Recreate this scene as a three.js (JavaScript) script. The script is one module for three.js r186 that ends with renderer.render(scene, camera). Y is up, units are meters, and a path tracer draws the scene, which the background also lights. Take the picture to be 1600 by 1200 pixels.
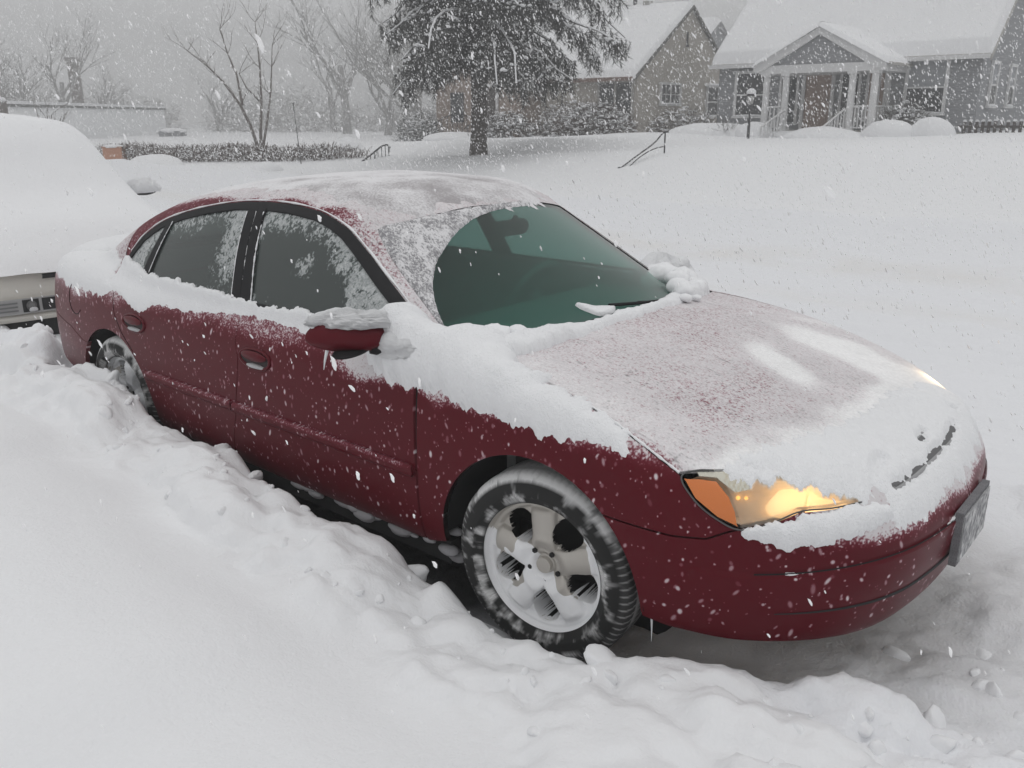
import * as THREE from 'three';
import { mergeGeometries, mergeVertices } from 'three/addons/utils/BufferGeometryUtils.js';

// ---------- camera, sky, sun, air, exposure ----------
const scene = new THREE.Scene();
const camera = new THREE.PerspectiveCamera(47.99, 4 / 3, 0.05, 400);
camera.rotation.order = 'YXZ';
camera.position.set(2.939, 1.738, 2.838);
camera.rotation.set(-0.302, 0.7036, -0.005);
scene.add(camera);

const SKY = { horizon: 0.90, zenith: 0.90 };
{ // an even overcast dome, a little brighter overhead
  const w = 64, h = 32, a = new Float32Array(w * h * 4);
  for (let j = 0; j < h; j++) for (let i = 0; i < w; i++) {
    const up = Math.max(0, Math.sin(((j + .5) / h - .5) * Math.PI)), v = SKY.horizon + (SKY.zenith - SKY.horizon) * Math.pow(up, .8), k = (j * w + i) * 4;
    a[k] = v * .99; a[k + 1] = v * .997; a[k + 2] = v * 1.005; a[k + 3] = 1;
  }
  const t = new THREE.DataTexture(a, w, h, THREE.RGBAFormat, THREE.FloatType);
  t.mapping = THREE.EquirectangularReflectionMapping; t.magFilter = THREE.LinearFilter; t.needsUpdate = true;
  scene.background = t; scene.environment = t;
}
const sun = new THREE.DirectionalLight(new THREE.Color(1, .985, .965), 0.7);
sun.position.set(2, 40, -3); sun.castShadow = true; sun.shadow.radius = 110;
sun.shadow.camera.left = -40; sun.shadow.camera.right = 40; sun.shadow.camera.top = 40; sun.shadow.camera.bottom = -40; sun.shadow.camera.far = 140;
sun.shadow.mapSize.set(2048, 2048);
scene.add(sun, sun.target);
scene.fog = new THREE.FogExp2(new THREE.Color(.97, .975, .985), 0.0095);
const renderer = new THREE.WebGLRenderer({ antialias: true });
renderer.toneMapping = THREE.LinearToneMapping;
renderer.toneMappingExposure = 0.885;
renderer.shadowMap.enabled = true;

// ---------- helpers ----------
let seed = 20240214;
const rnd = () => { seed |= 0; seed = seed + 0x6D2B79F5 | 0; let t = Math.imul(seed ^ seed >>> 15, 1 | seed); t = t + Math.imul(t ^ t >>> 7, 61 | t) ^ t; return ((t ^ t >>> 14) >>> 0) / 4294967296; };
const rr = (a, b) => a + (b - a) * rnd();
const clamp = (x, a, b) => Math.min(b, Math.max(a, x));
const sstep = (a, b, x) => { const t = clamp((x - a) / (b - a), 0, 1); return t * t * (3 - 2 * t); };
const mix = (a, b, t) => a + (b - a) * t;
const h2 = (i, j, s = 0) => { let h = Math.imul(i, 374761393) + Math.imul(j, 668265263) + Math.imul(s, 974634777) | 0; h = Math.imul(h ^ h >>> 13, 1274126177); h ^= h >>> 16; return (h >>> 0) / 4294967296; };
function noise(x, y, s = 0) { // value noise, -1..1
  const i = Math.floor(x), j = Math.floor(y), u = x - i, v = y - j, a = u * u * (3 - 2 * u), b = v * v * (3 - 2 * v);
  return 2 * mix(mix(h2(i, j, s), h2(i + 1, j, s), a), mix(h2(i, j + 1, s), h2(i + 1, j + 1, s), a), b) - 1;
}
const fbm = (x, y, n = 4, s = 0) => { let v = 0, a = .5; for (let k = 0; k < n; k++) { v += a * noise(x, y, s + k * 7); const t = x; x = 1.6 * x + 1.2 * y; y = 1.6 * y - 1.2 * t; a *= .5; } return v; };
const used = {};
const numbered = (n) => { const k = used[n] = (used[n] ?? -1) + 1; return k ? n + '_' + String(k).padStart(3, '0') : n; };
function tag(o, label, category, group, kind) {
  if (label) o.userData.label = label; if (category) o.userData.category = category;
  if (group) o.userData.group = group; if (kind) o.userData.kind = kind; return o;
}
function thing(name, label, category, [x, y, z] = [0, 0, 0], turn = 0, group) {
  const o = new THREE.Group(); o.name = numbered(name); o.position.set(x, y, z); o.rotation.y = turn; scene.add(o); return tag(o, label, category, group);
}
function part(name, geo, m, parent = scene) {
  if (Array.isArray(geo)) geo = merge(geo);
  const o = new THREE.Mesh(geo, m); o.name = parent === scene ? numbered(name) : name; o.castShadow = o.receiveShadow = true; parent.add(o); return o;
}
function merge(list) {
  const keep = ['position', 'normal', 'uv'];
  return mergeGeometries(list.map((g) => {
    g = g.index ? g : g.clone().setIndex([...Array(g.attributes.position.count).keys()]);
    for (const k of Object.keys(g.attributes)) if (!keep.includes(k)) g.deleteAttribute(k);
    if (!g.attributes.uv) g.setAttribute('uv', new THREE.BufferAttribute(new Float32Array(g.attributes.position.count * 2), 2));
    if (!g.attributes.normal) g.computeVertexNormals();
    return g;
  }));
}
const std = (hex, roughness = .8, extra = {}) => new THREE.MeshStandardMaterial({ color: new THREE.Color(hex), roughness, ...extra });
const lin = (r, g, b, roughness = .8, extra = {}) => { const m = new THREE.MeshStandardMaterial({ roughness, ...extra }); m.color.setRGB(r, g, b); return m; };
function bx(w, h, d, x = 0, y = 0, z = 0, ry = 0, rz = 0, rx = 0) { const g = new THREE.BoxGeometry(w, h, d); g.rotateX(rx); g.rotateZ(rz); g.rotateY(ry); g.translate(x, y, z); return g; }
function bar(a, b, r0, r1 = r0, n = 6) { // straight tapered rod
  const A = new THREE.Vector3(...a), B = new THREE.Vector3(...b), d = B.clone().sub(A), L = d.length(), g = new THREE.CylinderGeometry(r1, r0, L, n, 1);
  g.translate(0, L / 2, 0); g.applyQuaternion(new THREE.Quaternion().setFromUnitVectors(new THREE.Vector3(0, 1, 0), d.normalize())); g.translate(A.x, A.y, A.z); return g;
}
function tubeOf(pts, r, n = 6, seg = 24, closed = false) { return new THREE.TubeGeometry(new THREE.CatmullRomCurve3(pts.map((p) => new THREE.Vector3(...p)), closed), seg, r, n, closed); }
function taperTube(pts, radii, n = 6) { // polyline tube, radius per point
  const P = pts.map((p) => new THREE.Vector3(...p)), pos = [], idx = [];
  let side = new THREE.Vector3(1, 0, .3);
  for (let i = 0; i < P.length; i++) {
    const t = P[Math.min(i + 1, P.length - 1)].clone().sub(P[Math.max(i - 1, 0)]).normalize();
    side.addScaledVector(t, -side.dot(t)); if (side.lengthSq() < 1e-6) side.set(0, 0, 1).addScaledVector(t, -t.z); side.normalize();
    const up = t.clone().cross(side);
    for (let k = 0; k < n; k++) { const a = k / n * 2 * Math.PI, c = Math.cos(a) * radii[i], s = Math.sin(a) * radii[i]; pos.push(P[i].x + side.x * c + up.x * s, P[i].y + side.y * c + up.y * s, P[i].z + side.z * c + up.z * s); }
    if (i) for (let k = 0; k < n; k++) { const a = (i - 1) * n + k, b = (i - 1) * n + (k + 1) % n; idx.push(a, b, a + n, b, b + n, a + n); }
  }
  const g = new THREE.BufferGeometry(); g.setAttribute('position', new THREE.Float32BufferAttribute(pos, 3)); g.setIndex(idx); g.computeVertexNormals(); return g;
}
function mirrorZ(g) {
  const m = g.clone(); m.applyMatrix4(new THREE.Matrix4().makeScale(1, 1, -1));
  const i = m.index.array; for (let k = 0; k < i.length; k += 3) { const t = i[k]; i[k] = i[k + 1]; i[k + 1] = t; }
  const n = m.attributes.normal; if (n) { /* applyMatrix4 already turned the normals */ } return m;
}
function texture(w, h, f, srgb = true, repeat = false) { // f(u, v) -> [r, g, b] in 0..255
  const d = new Uint8Array(w * h * 4);
  for (let j = 0; j < h; j++) for (let i = 0; i < w; i++) { const c = f((i + .5) / w, (j + .5) / h, i, j), k = (j * w + i) * 4; d[k] = c[0]; d[k + 1] = c[1]; d[k + 2] = c[2]; d[k + 3] = 255; }
  const t = new THREE.DataTexture(d, w, h); t.magFilter = THREE.LinearFilter; t.minFilter = THREE.LinearMipmapLinearFilter; t.generateMipmaps = true;
  t.wrapS = t.wrapT = repeat ? THREE.RepeatWrapping : THREE.ClampToEdgeWrapping; if (srgb) t.colorSpace = THREE.SRGBColorSpace; t.needsUpdate = true; return t;
}
// ---------- the red sedan's body as one smooth implicit shape (x forward, y up, z to its right; wheelbase centre at 0) ----------
function tab(p) {                                  // smooth curve through (x, y) pairs, monotone cubic
  const n = p.length, d = [], m = [];
  for (let i = 0; i < n - 1; i++) d.push((p[i + 1][1] - p[i][1]) / (p[i + 1][0] - p[i][0]));
  for (let i = 0; i < n; i++) m.push(i === 0 ? d[0] : i === n - 1 ? d[n - 2] : d[i - 1] * d[i] <= 0 ? 0 : 2 * d[i - 1] * d[i] / (d[i - 1] + d[i]));
  return (x) => {
    if (x <= p[0][0]) return p[0][1] + (x - p[0][0]) * m[0];
    if (x >= p[n - 1][0]) return p[n - 1][1] + (x - p[n - 1][0]) * m[n - 1];
    let i = 0; while (x > p[i + 1][0]) i++;
    const h = p[i + 1][0] - p[i][0], t = (x - p[i][0]) / h, t2 = t * t, t3 = t2 * t;
    return (2 * t3 - 3 * t2 + 1) * p[i][1] + (t3 - 2 * t2 + t) * h * m[i] + (3 * t2 - 2 * t3) * p[i + 1][1] + (t3 - t2) * h * m[i + 1];
  };
}
const smax = (a, b, k) => { const h = Math.max(k - Math.abs(a - b), 0) / k; return Math.max(a, b) + h * h * k / 4; };
const smin = (a, b, k) => -smax(-a, -b, k);
const carWidth = tab([[-2.7, .69], [-2.45, .77], [-2.1, .857], [-1.8, .9], [-1.5, .914], [-.6, .925], [.8, .925], [1.4, .92], [1.75, .905], [2.0, .88], [2.2, .84], [2.45, .77]]);
const carSection = tab([[.16, -.10], [.26, -.045], [.34, -.02], [.46, -.004], [.6, 0], [.72, -.004], [.82, -.014], [.9, -.03], [.98, -.055], [1.04, -.085], [1.12, -.13]]);
const carTop = tab([[-2.62, .90], [-2.5, .985], [-2.35, 1.02], [-2.0, 1.035], [-1.5, 1.03], [-.5, 1.0], [.6, 1.0], [1.0, 1.0], [1.2, .988], [1.4, .963], [1.6, .93], [1.8, .887], [1.95, .85], [2.1, .808], [2.2, .775], [2.3, .735], [2.4, .68], [2.5, .6]]);
const carNose = tab([[.14, 2.26], [.22, 2.33], [.3, 2.375], [.4, 2.405], [.5, 2.425], [.58, 2.43], [.66, 2.415], [.76, 2.36], [.9, 2.2]]);
const carTail = tab([[.18, -2.44], [.3, -2.54], [.45, -2.6], [.6, -2.61], [.75, -2.60], [.9, -2.57], [1.05, -2.50]]);
const carBottom = tab([[-2.6, .42], [-2.2, .39], [-1.75, .34], [-1.2, .245], [0, .235], [1.0, .24], [1.9, .265], [2.2, .255], [2.4, .29]]);
const cabWidth = tab([[.9, .875], [1.0, .845], [1.1, .805], [1.2, .758], [1.3, .70], [1.37, .65], [1.42, .60], [1.5, .5]]);
const cabTop = tab([[-2.25, .90], [-2.1, .98], [-1.95, 1.06], [-1.7, 1.185], [-1.4, 1.308], [-1.1, 1.393], [-.7, 1.448], [-.35, 1.464], [0, 1.457], [.2, 1.438], [.33, 1.410], [.45, 1.358], [.6, 1.277], [1.15, .988], [1.3, .91]]);
const cabTaper = (x) => (x < -.5 ? -.085 * (x + .5) ** 2 : 0) + (x > .3 ? -.07 * (x - .3) ** 2 : 0);
function carField(x, y, z) {
  const a = Math.abs(z), a2 = a * a;
  let f = smax(a - carWidth(x) - carSection(y), x - carNose(y) + .27 * a2 + .12 * a2 * a2, .42);
  f = smax(f, carTail(y) + .20 * a2 + .15 * a2 * a2 - x, .3);
  f = smax(f, y - carTop(x) + .062 * a2, .12);
  f = smax(f, carBottom(x) - y, .05);
  const sh = x > 0 ? .34 * a2 * Math.min(1, x / .3) : -.22 * a2 * Math.min(1, -x / 1.2);
  let g = smax(a - cabWidth(Math.max(y, .9)) - cabTaper(x), y - cabTop(x + sh) + .11 * a2, .10);
  g = smax(g, .8 - y, .1);
  return smin(f, g, .035);
}
// ---------- mapping panels onto the body ----------
function cast(ox, oy, oz, dx, dy, dz, far = 1.7) {
  let a = 0, b = far; for (let k = 0; k < 24; k++) { const m = (a + b) / 2; carField(ox + dx * m, oy + dy * m, oz + dz * m) < 0 ? a = m : b = m; }
  return [ox + dx * a, oy + dy * a, oz + dz * a];
}
const VR = .9; // metres of surface per radian, keeps the parameters close to metres
const wrap = { // rays out of the car's long axis; u runs round the nose and the tail
  to(u, v) {
    const th = v / VR, c = Math.cos(th), s = Math.sin(th);
    if (u > 1.5) { const f = (u - 1.5) / .9; return cast(1.5, .5, 0, c * Math.sin(f), s, c * Math.cos(f)); }
    if (u < -1.6) { const f = (-1.6 - u) / .9; return cast(-1.6, .5, 0, -c * Math.sin(f), s, c * Math.cos(f)); }
    return cast(u, .5, 0, 0, s, c);
  },
  inv([x, y, z]) {
    if (x > 1.5) return [1.5 + .9 * Math.atan2(x - 1.5, z), VR * Math.atan2(y - .5, Math.hypot(x - 1.5, z))];
    if (x < -1.6) return [-1.6 - .9 * Math.atan2(-1.6 - x, z), VR * Math.atan2(y - .5, Math.hypot(x + 1.6, z))];
    return [x, VR * Math.atan2(y - .5, z)];
  },
};
const over = { to: (u, v) => cast(u, .3, v, 0, 1, 0, 1.6), inv: ([x, , z]) => [x, z] };   // rays from below, straight up
const onSide = (x, y) => cast(x, y, 0, 0, 0, 1, 1.4);            // a point of the right flank from its side view
const onTop = (x, z) => cast(x, .3, z, 0, 1, 0, 1.6);
const onNose = (deg, y) => { const f = deg * Math.PI / 180; return cast(1.5, y, 0, Math.sin(f), 0, Math.cos(f)); };  // 90 = dead ahead
const onTail = (deg, y) => { const f = deg * Math.PI / 180; return cast(-1.6, y, 0, -Math.sin(f), 0, Math.cos(f)); };
function normalAt(x, y, z) {
  const e = .004, n = [carField(x + e, y, z) - carField(x - e, y, z), carField(x, y + e, z) - carField(x, y - e, z), carField(x, y, z + e) - carField(x, y, z - e)], l = Math.hypot(...n) || 1;
  return [n[0] / l, n[1] / l, n[2] / l];
}
function spline2(pts, step, closed = true) { // Catmull-Rom through 2-D points, resampled
  const c = new THREE.CatmullRomCurve3(pts.map((p) => new THREE.Vector3(p[0], p[1], 0)), closed, 'centripetal'), n = Math.max(8, Math.ceil(c.getLength() / step));
  return c.getSpacedPoints(n).slice(0, closed ? n : n + 1).map((p) => [p.x, p.y]);
}
function lines2(pts, step) { // straight segments resampled, closed
  const out = []; pts.forEach((p, i) => { const q = pts[(i + 1) % pts.length], n = Math.max(1, Math.round(Math.hypot(q[0] - p[0], q[1] - p[1]) / step)); for (let k = 0; k < n; k++) out.push([mix(p[0], q[0], k / n), mix(p[1], q[1], k / n)]); }); return out;
}
const area2 = (p) => p.reduce((s, a, i) => { const b = p[(i + 1) % p.length]; return s + a[0] * b[1] - b[0] * a[1]; }, 0) / 2;
function inset(p, d) {
  const s = Math.sign(area2(p)), n = p.length;
  return p.map((b, i) => { const a = p[(i + n - 1) % n], c = p[(i + 1) % n], tx = c[0] - a[0], ty = c[1] - a[1], l = Math.hypot(tx, ty) || 1; return [b[0] - s * ty / l * d, b[1] + s * tx / l * d]; });
}
function inside(p, x, y) { let r = false; for (let i = 0, j = p.length - 1; i < p.length; j = i++) { const [a, b] = p[i], [c, d] = p[j]; if (b > y !== d > y && x < (c - a) * (y - b) / (d - b) + a) r = !r; } return r; }
function clipGrid(poly, su, sv = su) { // triangles of a fine grid cut along a polygon's edge
  let u0 = 1e9, u1 = -1e9, v0 = 1e9, v1 = -1e9; for (const [u, v] of poly) { u0 = Math.min(u0, u); u1 = Math.max(u1, u); v0 = Math.min(v0, v); v1 = Math.max(v1, v); }
  const nu = Math.ceil((u1 - u0) / su) + 2, nv = Math.ceil((v1 - v0) / sv) + 2, U = u0 - su * .37, V = v0 - sv * .41, edge = new Map();
  poly.forEach((a, k) => {
    const b = poly[(k + 1) % poly.length], n = Math.ceil(Math.max(Math.abs(a[0] - b[0]) / su, Math.abs(a[1] - b[1]) / sv) * 5) + 1;
    for (let t = 0; t <= n; t++) { const i = Math.floor((mix(a[0], b[0], t / n) - U) / su), j = Math.floor((mix(a[1], b[1], t / n) - V) / sv); for (let p = -1; p <= 1; p++) for (let q = -1; q <= 1; q++) edge.set((i + p) * 4096 + j + q, 1); }
  });
  const pts = [], map = new Map(), tri = [];
  const add = (u, v) => { const k = Math.round(u * 2e5) + ':' + Math.round(v * 2e5); let i = map.get(k); if (i === undefined) { i = pts.length; pts.push([u, v]); map.set(k, i); } return i; };
  const cut = (q, ax, lim, sgn) => { const o = []; for (let i = 0; i < q.length; i++) { const a = q[i], b = q[(i + 1) % q.length], da = sgn * (a[ax] - lim), db = sgn * (b[ax] - lim); if (da >= 0) o.push(a); if (da >= 0 !== db >= 0) { const t = da / (da - db); o.push([mix(a[0], b[0], t), mix(a[1], b[1], t)]); } } return o; };
  for (let i = 0; i < nu; i++) {
    const x0 = U + i * su, x1 = x0 + su; let strip = null;
    for (let j = 0; j < nv; j++) {
      const y0 = V + j * sv, y1 = y0 + sv;
      if (!edge.has(i * 4096 + j)) { if (inside(poly, x0 + su / 2, y0 + sv / 2)) { const a = add(x0, y0), b = add(x1, y0), c = add(x1, y1), d = add(x0, y1); (i + j) % 2 ? tri.push(a, b, c, a, c, d) : tri.push(a, b, d, b, c, d); } continue; }
      strip ??= cut(cut(poly, 0, x0, 1), 0, x1, -1);
      const q = cut(cut(strip, 1, y0, 1), 1, y1, -1); if (q.length < 3 || Math.abs(area2(q)) < 1e-9) continue;
      const f = THREE.ShapeUtils.triangulateShape(q.map((p) => new THREE.Vector2(...p)), []), id = q.map((p) => add(...p));
      for (const [a, b, c] of f) { const s = (q[b][0] - q[a][0]) * (q[c][1] - q[a][1]) - (q[c][0] - q[a][0]) * (q[b][1] - q[a][1]); if (Math.abs(s) > 1e-11) s > 0 ? tri.push(id[a], id[b], id[c]) : tri.push(id[a], id[c], id[b]); }
    }
  }
  return { pts, tri };
}
const carUV = (x, y, z, u, proj) => proj === over ? [(x + 2.7) / 5.4, (z + 1) / 2] : [(u + 3.1) / 6.2, y / 1.6];
// a body panel: the surface inside an outline (3-D points near the body), with a folded edge; lift pushes it out along the normal
function panel(proj, outline, { step = .022, sv = step, gap = .003, lift = 0, fold = .022, smooth = false, raw = false } = {}) {
  let poly = raw ? outline : outline.map((p) => proj.inv(p));
  poly = smooth ? spline2(poly, step) : lines2(poly, step);
  if (gap) poly = inset(poly, gap);
  const { pts, tri } = clipGrid(poly, step, sv), pos = [], nor = [], uv = [];
  const push = (u, v, depth, n2) => {
    const p = proj.to(u, v), n = normalAt(...p), l = typeof lift === 'function' ? lift(u, v, p) : lift;
    pos.push(p[0] + n[0] * (l - depth), p[1] + n[1] * (l - depth), p[2] + n[2] * (l - depth)); nor.push(...(n2 || n)); uv.push(...carUV(p[0], p[1], p[2], u, proj)); return n;
  };
  for (const [u, v] of pts) push(u, v, 0);
  const idx = tri.slice(); if (proj === over) for (let k = 0; k < idx.length; k += 3) { const t = idx[k]; idx[k] = idx[k + 1]; idx[k + 1] = t; }
  if (fold) {
    const s = Math.sign(area2(poly)), base = pos.length / 3, n = poly.length;
    poly.forEach((p, i) => { push(p[0], p[1], 0); push(p[0], p[1], fold); });
    for (let i = 0; i < n; i++) { const a = base + 2 * i, b = base + 2 * ((i + 1) % n); idx.push(a, a + 1, b, b, a + 1, b + 1); }
  }
  const g = new THREE.BufferGeometry(); g.setAttribute('position', new THREE.Float32BufferAttribute(pos, 3)); g.setAttribute('normal', new THREE.Float32BufferAttribute(nor, 3)); g.setAttribute('uv', new THREE.Float32BufferAttribute(uv, 2)); g.setIndex(idx);
  if (typeof lift === 'function') { g.computeVertexNormals(); }
  return g;
}
// lying snow: follows the body inside an outline, thick in the middle and ragged at its edge
function snowLayer(proj, outline, { T = .02, step = .014, edge = .05, ragged = .012, rfreq = 22, bumps = .35, freq = 14, up = .4, s = 0, shape, straight = false } = {}) {
  let poly = outline.map((p) => proj.inv(p)); poly = straight ? lines2(poly, step) : spline2(poly, step * .4);
  const sg = Math.sign(area2(poly)), m = poly.length;
  poly = poly.map((b, i) => { const a = poly[(i + m - 4) % m], c = poly[(i + 4) % m], tx = c[0] - a[0], ty = c[1] - a[1], l = Math.hypot(tx, ty) || 1, d = ragged * (fbm(b[0] * rfreq, b[1] * rfreq, 3, s + 3) * 1.6 + .5 * noise(b[0] * rfreq * 4, b[1] * rfreq * 4, s + 9) + .4 * noise(b[0] * rfreq * 11, b[1] * rfreq * 11, s + 10)); return [b[0] + sg * ty / l * d, b[1] - sg * tx / l * d]; });
  const { pts, tri } = clipGrid(poly, step), pos = [], B = [];
  for (let i = 0; i < m; i++) B.push(poly[i], poly[(i + 1) % m]);
  for (const [u, v] of pts) {
    let d2 = 1e9; for (let i = 0; i < m; i++) { const a = poly[i], b = poly[(i + 1) % m], ex = b[0] - a[0], ey = b[1] - a[1], t = clamp(((u - a[0]) * ex + (v - a[1]) * ey) / (ex * ex + ey * ey + 1e-12), 0, 1), dx = u - a[0] - ex * t, dy = v - a[1] - ey * t, q = dx * dx + dy * dy; if (q < d2) d2 = q; }
    const p = proj.to(u, v), n = normalAt(...p), e = clamp(Math.sqrt(d2) / edge, 0, 1), round = Math.sqrt(1 - (1 - e) * (1 - e));
    let t = (typeof T === 'function' ? T(p[0], p[1], p[2]) : T) * round * (1 + bumps * fbm(u * freq, v * freq, 4, s));
    if (shape) t *= shape(p[0], p[1], p[2]);
    t -= .004 * (1 - Math.min(1, e * 4));
    const q = [n[0] * (1 - up), n[1] * (1 - up) + up, n[2] * (1 - up)], l = Math.hypot(...q);
    pos.push(p[0] + q[0] / l * t, p[1] + q[1] / l * t, p[2] + q[2] / l * t);
  }
  const idx = tri.slice(); if (proj === over) for (let k = 0; k < idx.length; k += 3) { const t = idx[k]; idx[k] = idx[k + 1]; idx[k + 1] = t; }
  const g = new THREE.BufferGeometry(); g.setAttribute('position', new THREE.Float32BufferAttribute(pos, 3)); g.setAttribute('uv', new THREE.Float32BufferAttribute(pts.flatMap((p) => [p[0], p[1]]), 2)); g.setIndex(idx); g.computeVertexNormals(); return g;
}
function mound(rx, ry, rz, s, rough = .18) { const g = new THREE.SphereGeometry(1, 40, 20, 0, 2 * Math.PI, 0, Math.PI * .62), p = g.attributes.position; for (let i = 0; i < p.count; i++) { const x = p.getX(i), y = p.getY(i), z = p.getZ(i), n = 1 + rough * fbm(x * 1.7 + s, z * 1.7 + y, 4, s); p.setXYZ(i, x * rx * n, y * ry * n, z * rz * n); } g.computeVertexNormals(); return g; }
// ---------- materials of the car ----------
const MAROON = [84, 12, 24], FROST = [208, 204, 206];
const grain = (x, y, s) => .62 * noise(x * 190, y * 260, s) + .42 * noise(x * 430, y * 430, s + 1) + .16 * noise(x * 50, y * 110, s + 2);
function frostOver(x, z) { // share of the upper surfaces covered with frozen snow, by place
  let c;
  if (x > 1.02) { c = .90 + .08 * fbm(x * 2.2, z * 3, 3, 5) + .06 * noise(x * 9, z * 3, 6) + .26 * sstep(.52, .72, z - .12 * (x - 1.2) + .05 * fbm(x * 8, z * 8, 3, 4)); c += .25 * sstep(.35, -.7, z) * sstep(1.2, 1.9, x); const xb = 2.09 - .2 * Math.max(0, z - .1) + .09 * Math.max(0, -z - .2); c += .55 * sstep(xb - .13, xb + .03, x + .06 * fbm(x * 9, z * 9, 3, 12)); c += .6 * sstep(.15, .02, Math.hypot((x - 1.76) * .55, (z + .02 - (x - 1.76) * .5)) + .035 * fbm(x * 8, z * 8, 3, 13)) + .6 * sstep(.2, .03, Math.hypot((x - 1.88) * .45, (z + .45)) + .05 * fbm(x * 7, z * 7, 3, 14)) + .3 * sstep(.15, .5, fbm(x * 2 + z * 2.5, z * 1.1 - x * .4, 3, 15)); c -= .75 * sstep(.80, .86, Math.abs(z)) * sstep(1.3, 1.6, x); }
  else if (x > -1.5) { const e = Math.abs(z) - (.575 + .05 * fbm(x * 6, 3, 3, 8)); c = .95 - (.34 + .24 * sstep(-.85, -.45, x)) * sstep(0, .05, e) * sstep(.35, -.1, x) - .22 * sstep(0, .06, e) * sstep(.8, .3, x); c += .1 * fbm(x * 5, z * 5, 3, 7); }
  else c = .93 + .1 * fbm(x * 4, z * 4, 3, 9);
  return clamp(c, 0, 1.7);
}
function frostSide(u, y) {
  let c = .0 + .06 * Math.max(0, fbm(u * 2.5, y * 4, 3, 21));
  c += .34 * sstep(-.9, -1.9, u) * (.75 + .4 * fbm(u * 3, y * 5, 3, 22));                  // powder blown on the rear quarter
  c += .62 * sstep(.80, .93, y + .05 * fbm(u * 7, y * 7, 3, 23)) * sstep(1.0, .6, u);       // creeping down from the belt
  c += .80 * sstep(.785, .87, y + .05 * fbm(u * 8, y * 8, 3, 28) + .035 * sstep(1.3, 1.75, u)) * sstep(.3, .6, u) * sstep(1.98, 1.7, u);
  c += .34 * sstep(.548, .560, y) * sstep(.580, .570, y) * sstep(.92, .8, u) * sstep(-1.05, -.95, u);
  c += .10 * sstep(.60, .56, y) * sstep(.52, .555, y) * sstep(1.0, .8, u);
  c += .07 * sstep(.5, .3, y) * sstep(.1, .9, .5 + fbm(u * 3, y * 6, 3, 26)) * sstep(1.3, .6, u);
  c += .95 * sstep(.575, .655, y + .025 * fbm(u * 9, y * 9, 2, 27)) * sstep(2.05, 2.3, u);     // top of the bumper
  c += .10 * sstep(.45, .55, y) * sstep(2.0, 2.3, u);
  return clamp(c, 0, 1);
}
function paintTexels(c, x, y, s) { // fine grains that grow denser with cover
  const g = .5 + .5 * grain(x, y, s), film = c * c * .50, a = clamp(film + (1 - film) * sstep(.98 - c * 1.05, 1.30 - c * .95, g), 0, 1);
  return a;
}
const topFrost = texture(2048, 800, (u, v) => { const x = u * 5.4 - 2.7, z = v * 2 - 1, c0 = frostOver(x, z), wh = sstep(.98, 1.5, c0 + .10 * grain(x, z, 25)), a = paintTexels(Math.min(1, c0), x, z, 11); const dash = sstep(.35, .8, noise(x * 95 + 7 * noise(x * 9, z * 9, 18), z * 240, 16) - .1) * (.5 + .5 * noise(x * 14, z * 14, 19)), b = 1 + .055 * grain(x * .8, z * .8, 17) + .05 * fbm(x * 6 + z * 5, z * 3 - x * 2, 3, 20) - .30 * dash * (1 - wh) + .10 * wh; return [0, 1, 2].map((k) => clamp(mix(mix(MAROON[k], FROST[k], a), 214, wh * .9) * b, 0, 255)); });
const topRough = texture(1024, 400, (u, v) => { const x = u * 5.4 - 2.7, z = v * 2 - 1, r = 90 + 160 * sstep(.05, .5, frostOver(x, z)); return [r, r, r]; }, false);
const speck = []; for (let i = 0; i < 4600; i++) speck.push([rr(-3.1, 3.1), rr(.25, 1.1), .0011 + .0042 * Math.pow(rnd(), 2.2), rr(.18, 1), rr(.35, 1), rr(-1, 1)]);
const speckGrid = new Map(); for (const s of speck) { const k = Math.floor(s[0] * 40) * 1000 + Math.floor(s[1] * 40); (speckGrid.get(k) || speckGrid.set(k, []).get(k)).push(s); }
const sideFrost = texture(2048, 560, (u, v) => {
  const x = u * 6.2 - 3.1, y = v * 1.6; let a = paintTexels(frostSide(x, y), x, y, 31);
  const i = Math.floor(x * 40), j = Math.floor(y * 40); for (let p = -1; p <= 1; p++) for (let q = -1; q <= 1; q++) for (const s of speckGrid.get((i + p) * 1000 + j + q) || []) { const ex = x - s[0], ey = y - s[1], d = Math.hypot(ex * .8 + ey * .6 * s[5], (ey * .8 - ex * .6 * s[5]) * s[4]); if (d < s[2] * 1.4) a = Math.max(a, s[3] * sstep(s[2] * 1.4, s[2] * .6, d)); }
  return [0, 1, 2].map((k) => mix(MAROON[k], FROST[k], a));
});
const M = {
  paintTop: new THREE.MeshStandardMaterial({ map: topFrost, roughnessMap: topRough, roughness: 1, bumpMap: topFrost, bumpScale: .0012 }),
  paintSide: new THREE.MeshPhysicalMaterial({ map: sideFrost, roughness: .30, specularIntensity: .26 }),
  paint: new THREE.MeshPhysicalMaterial({ color: new THREE.Color('#540c18'), roughness: .3, specularIntensity: .3 }), blackTrim: new THREE.MeshPhysicalMaterial({ color: new THREE.Color(.014, .014, .0155), roughness: .6, specularIntensity: .35 }), gap: lin(.006, .006, .007, .9), cabin: lin(.16, .165, .165, .8), cabinLight: lin(.16, .16, .155, .8),
  tyre: lin(.5, .5, .5, .85, { vertexColors: true }), rim: lin(.47, .445, .41, .42, { metalness: .35 }), dark: lin(.012, .012, .013, .8),
  chrome: lin(.6, .6, .6, .25, { metalness: 1 }),
};
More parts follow.
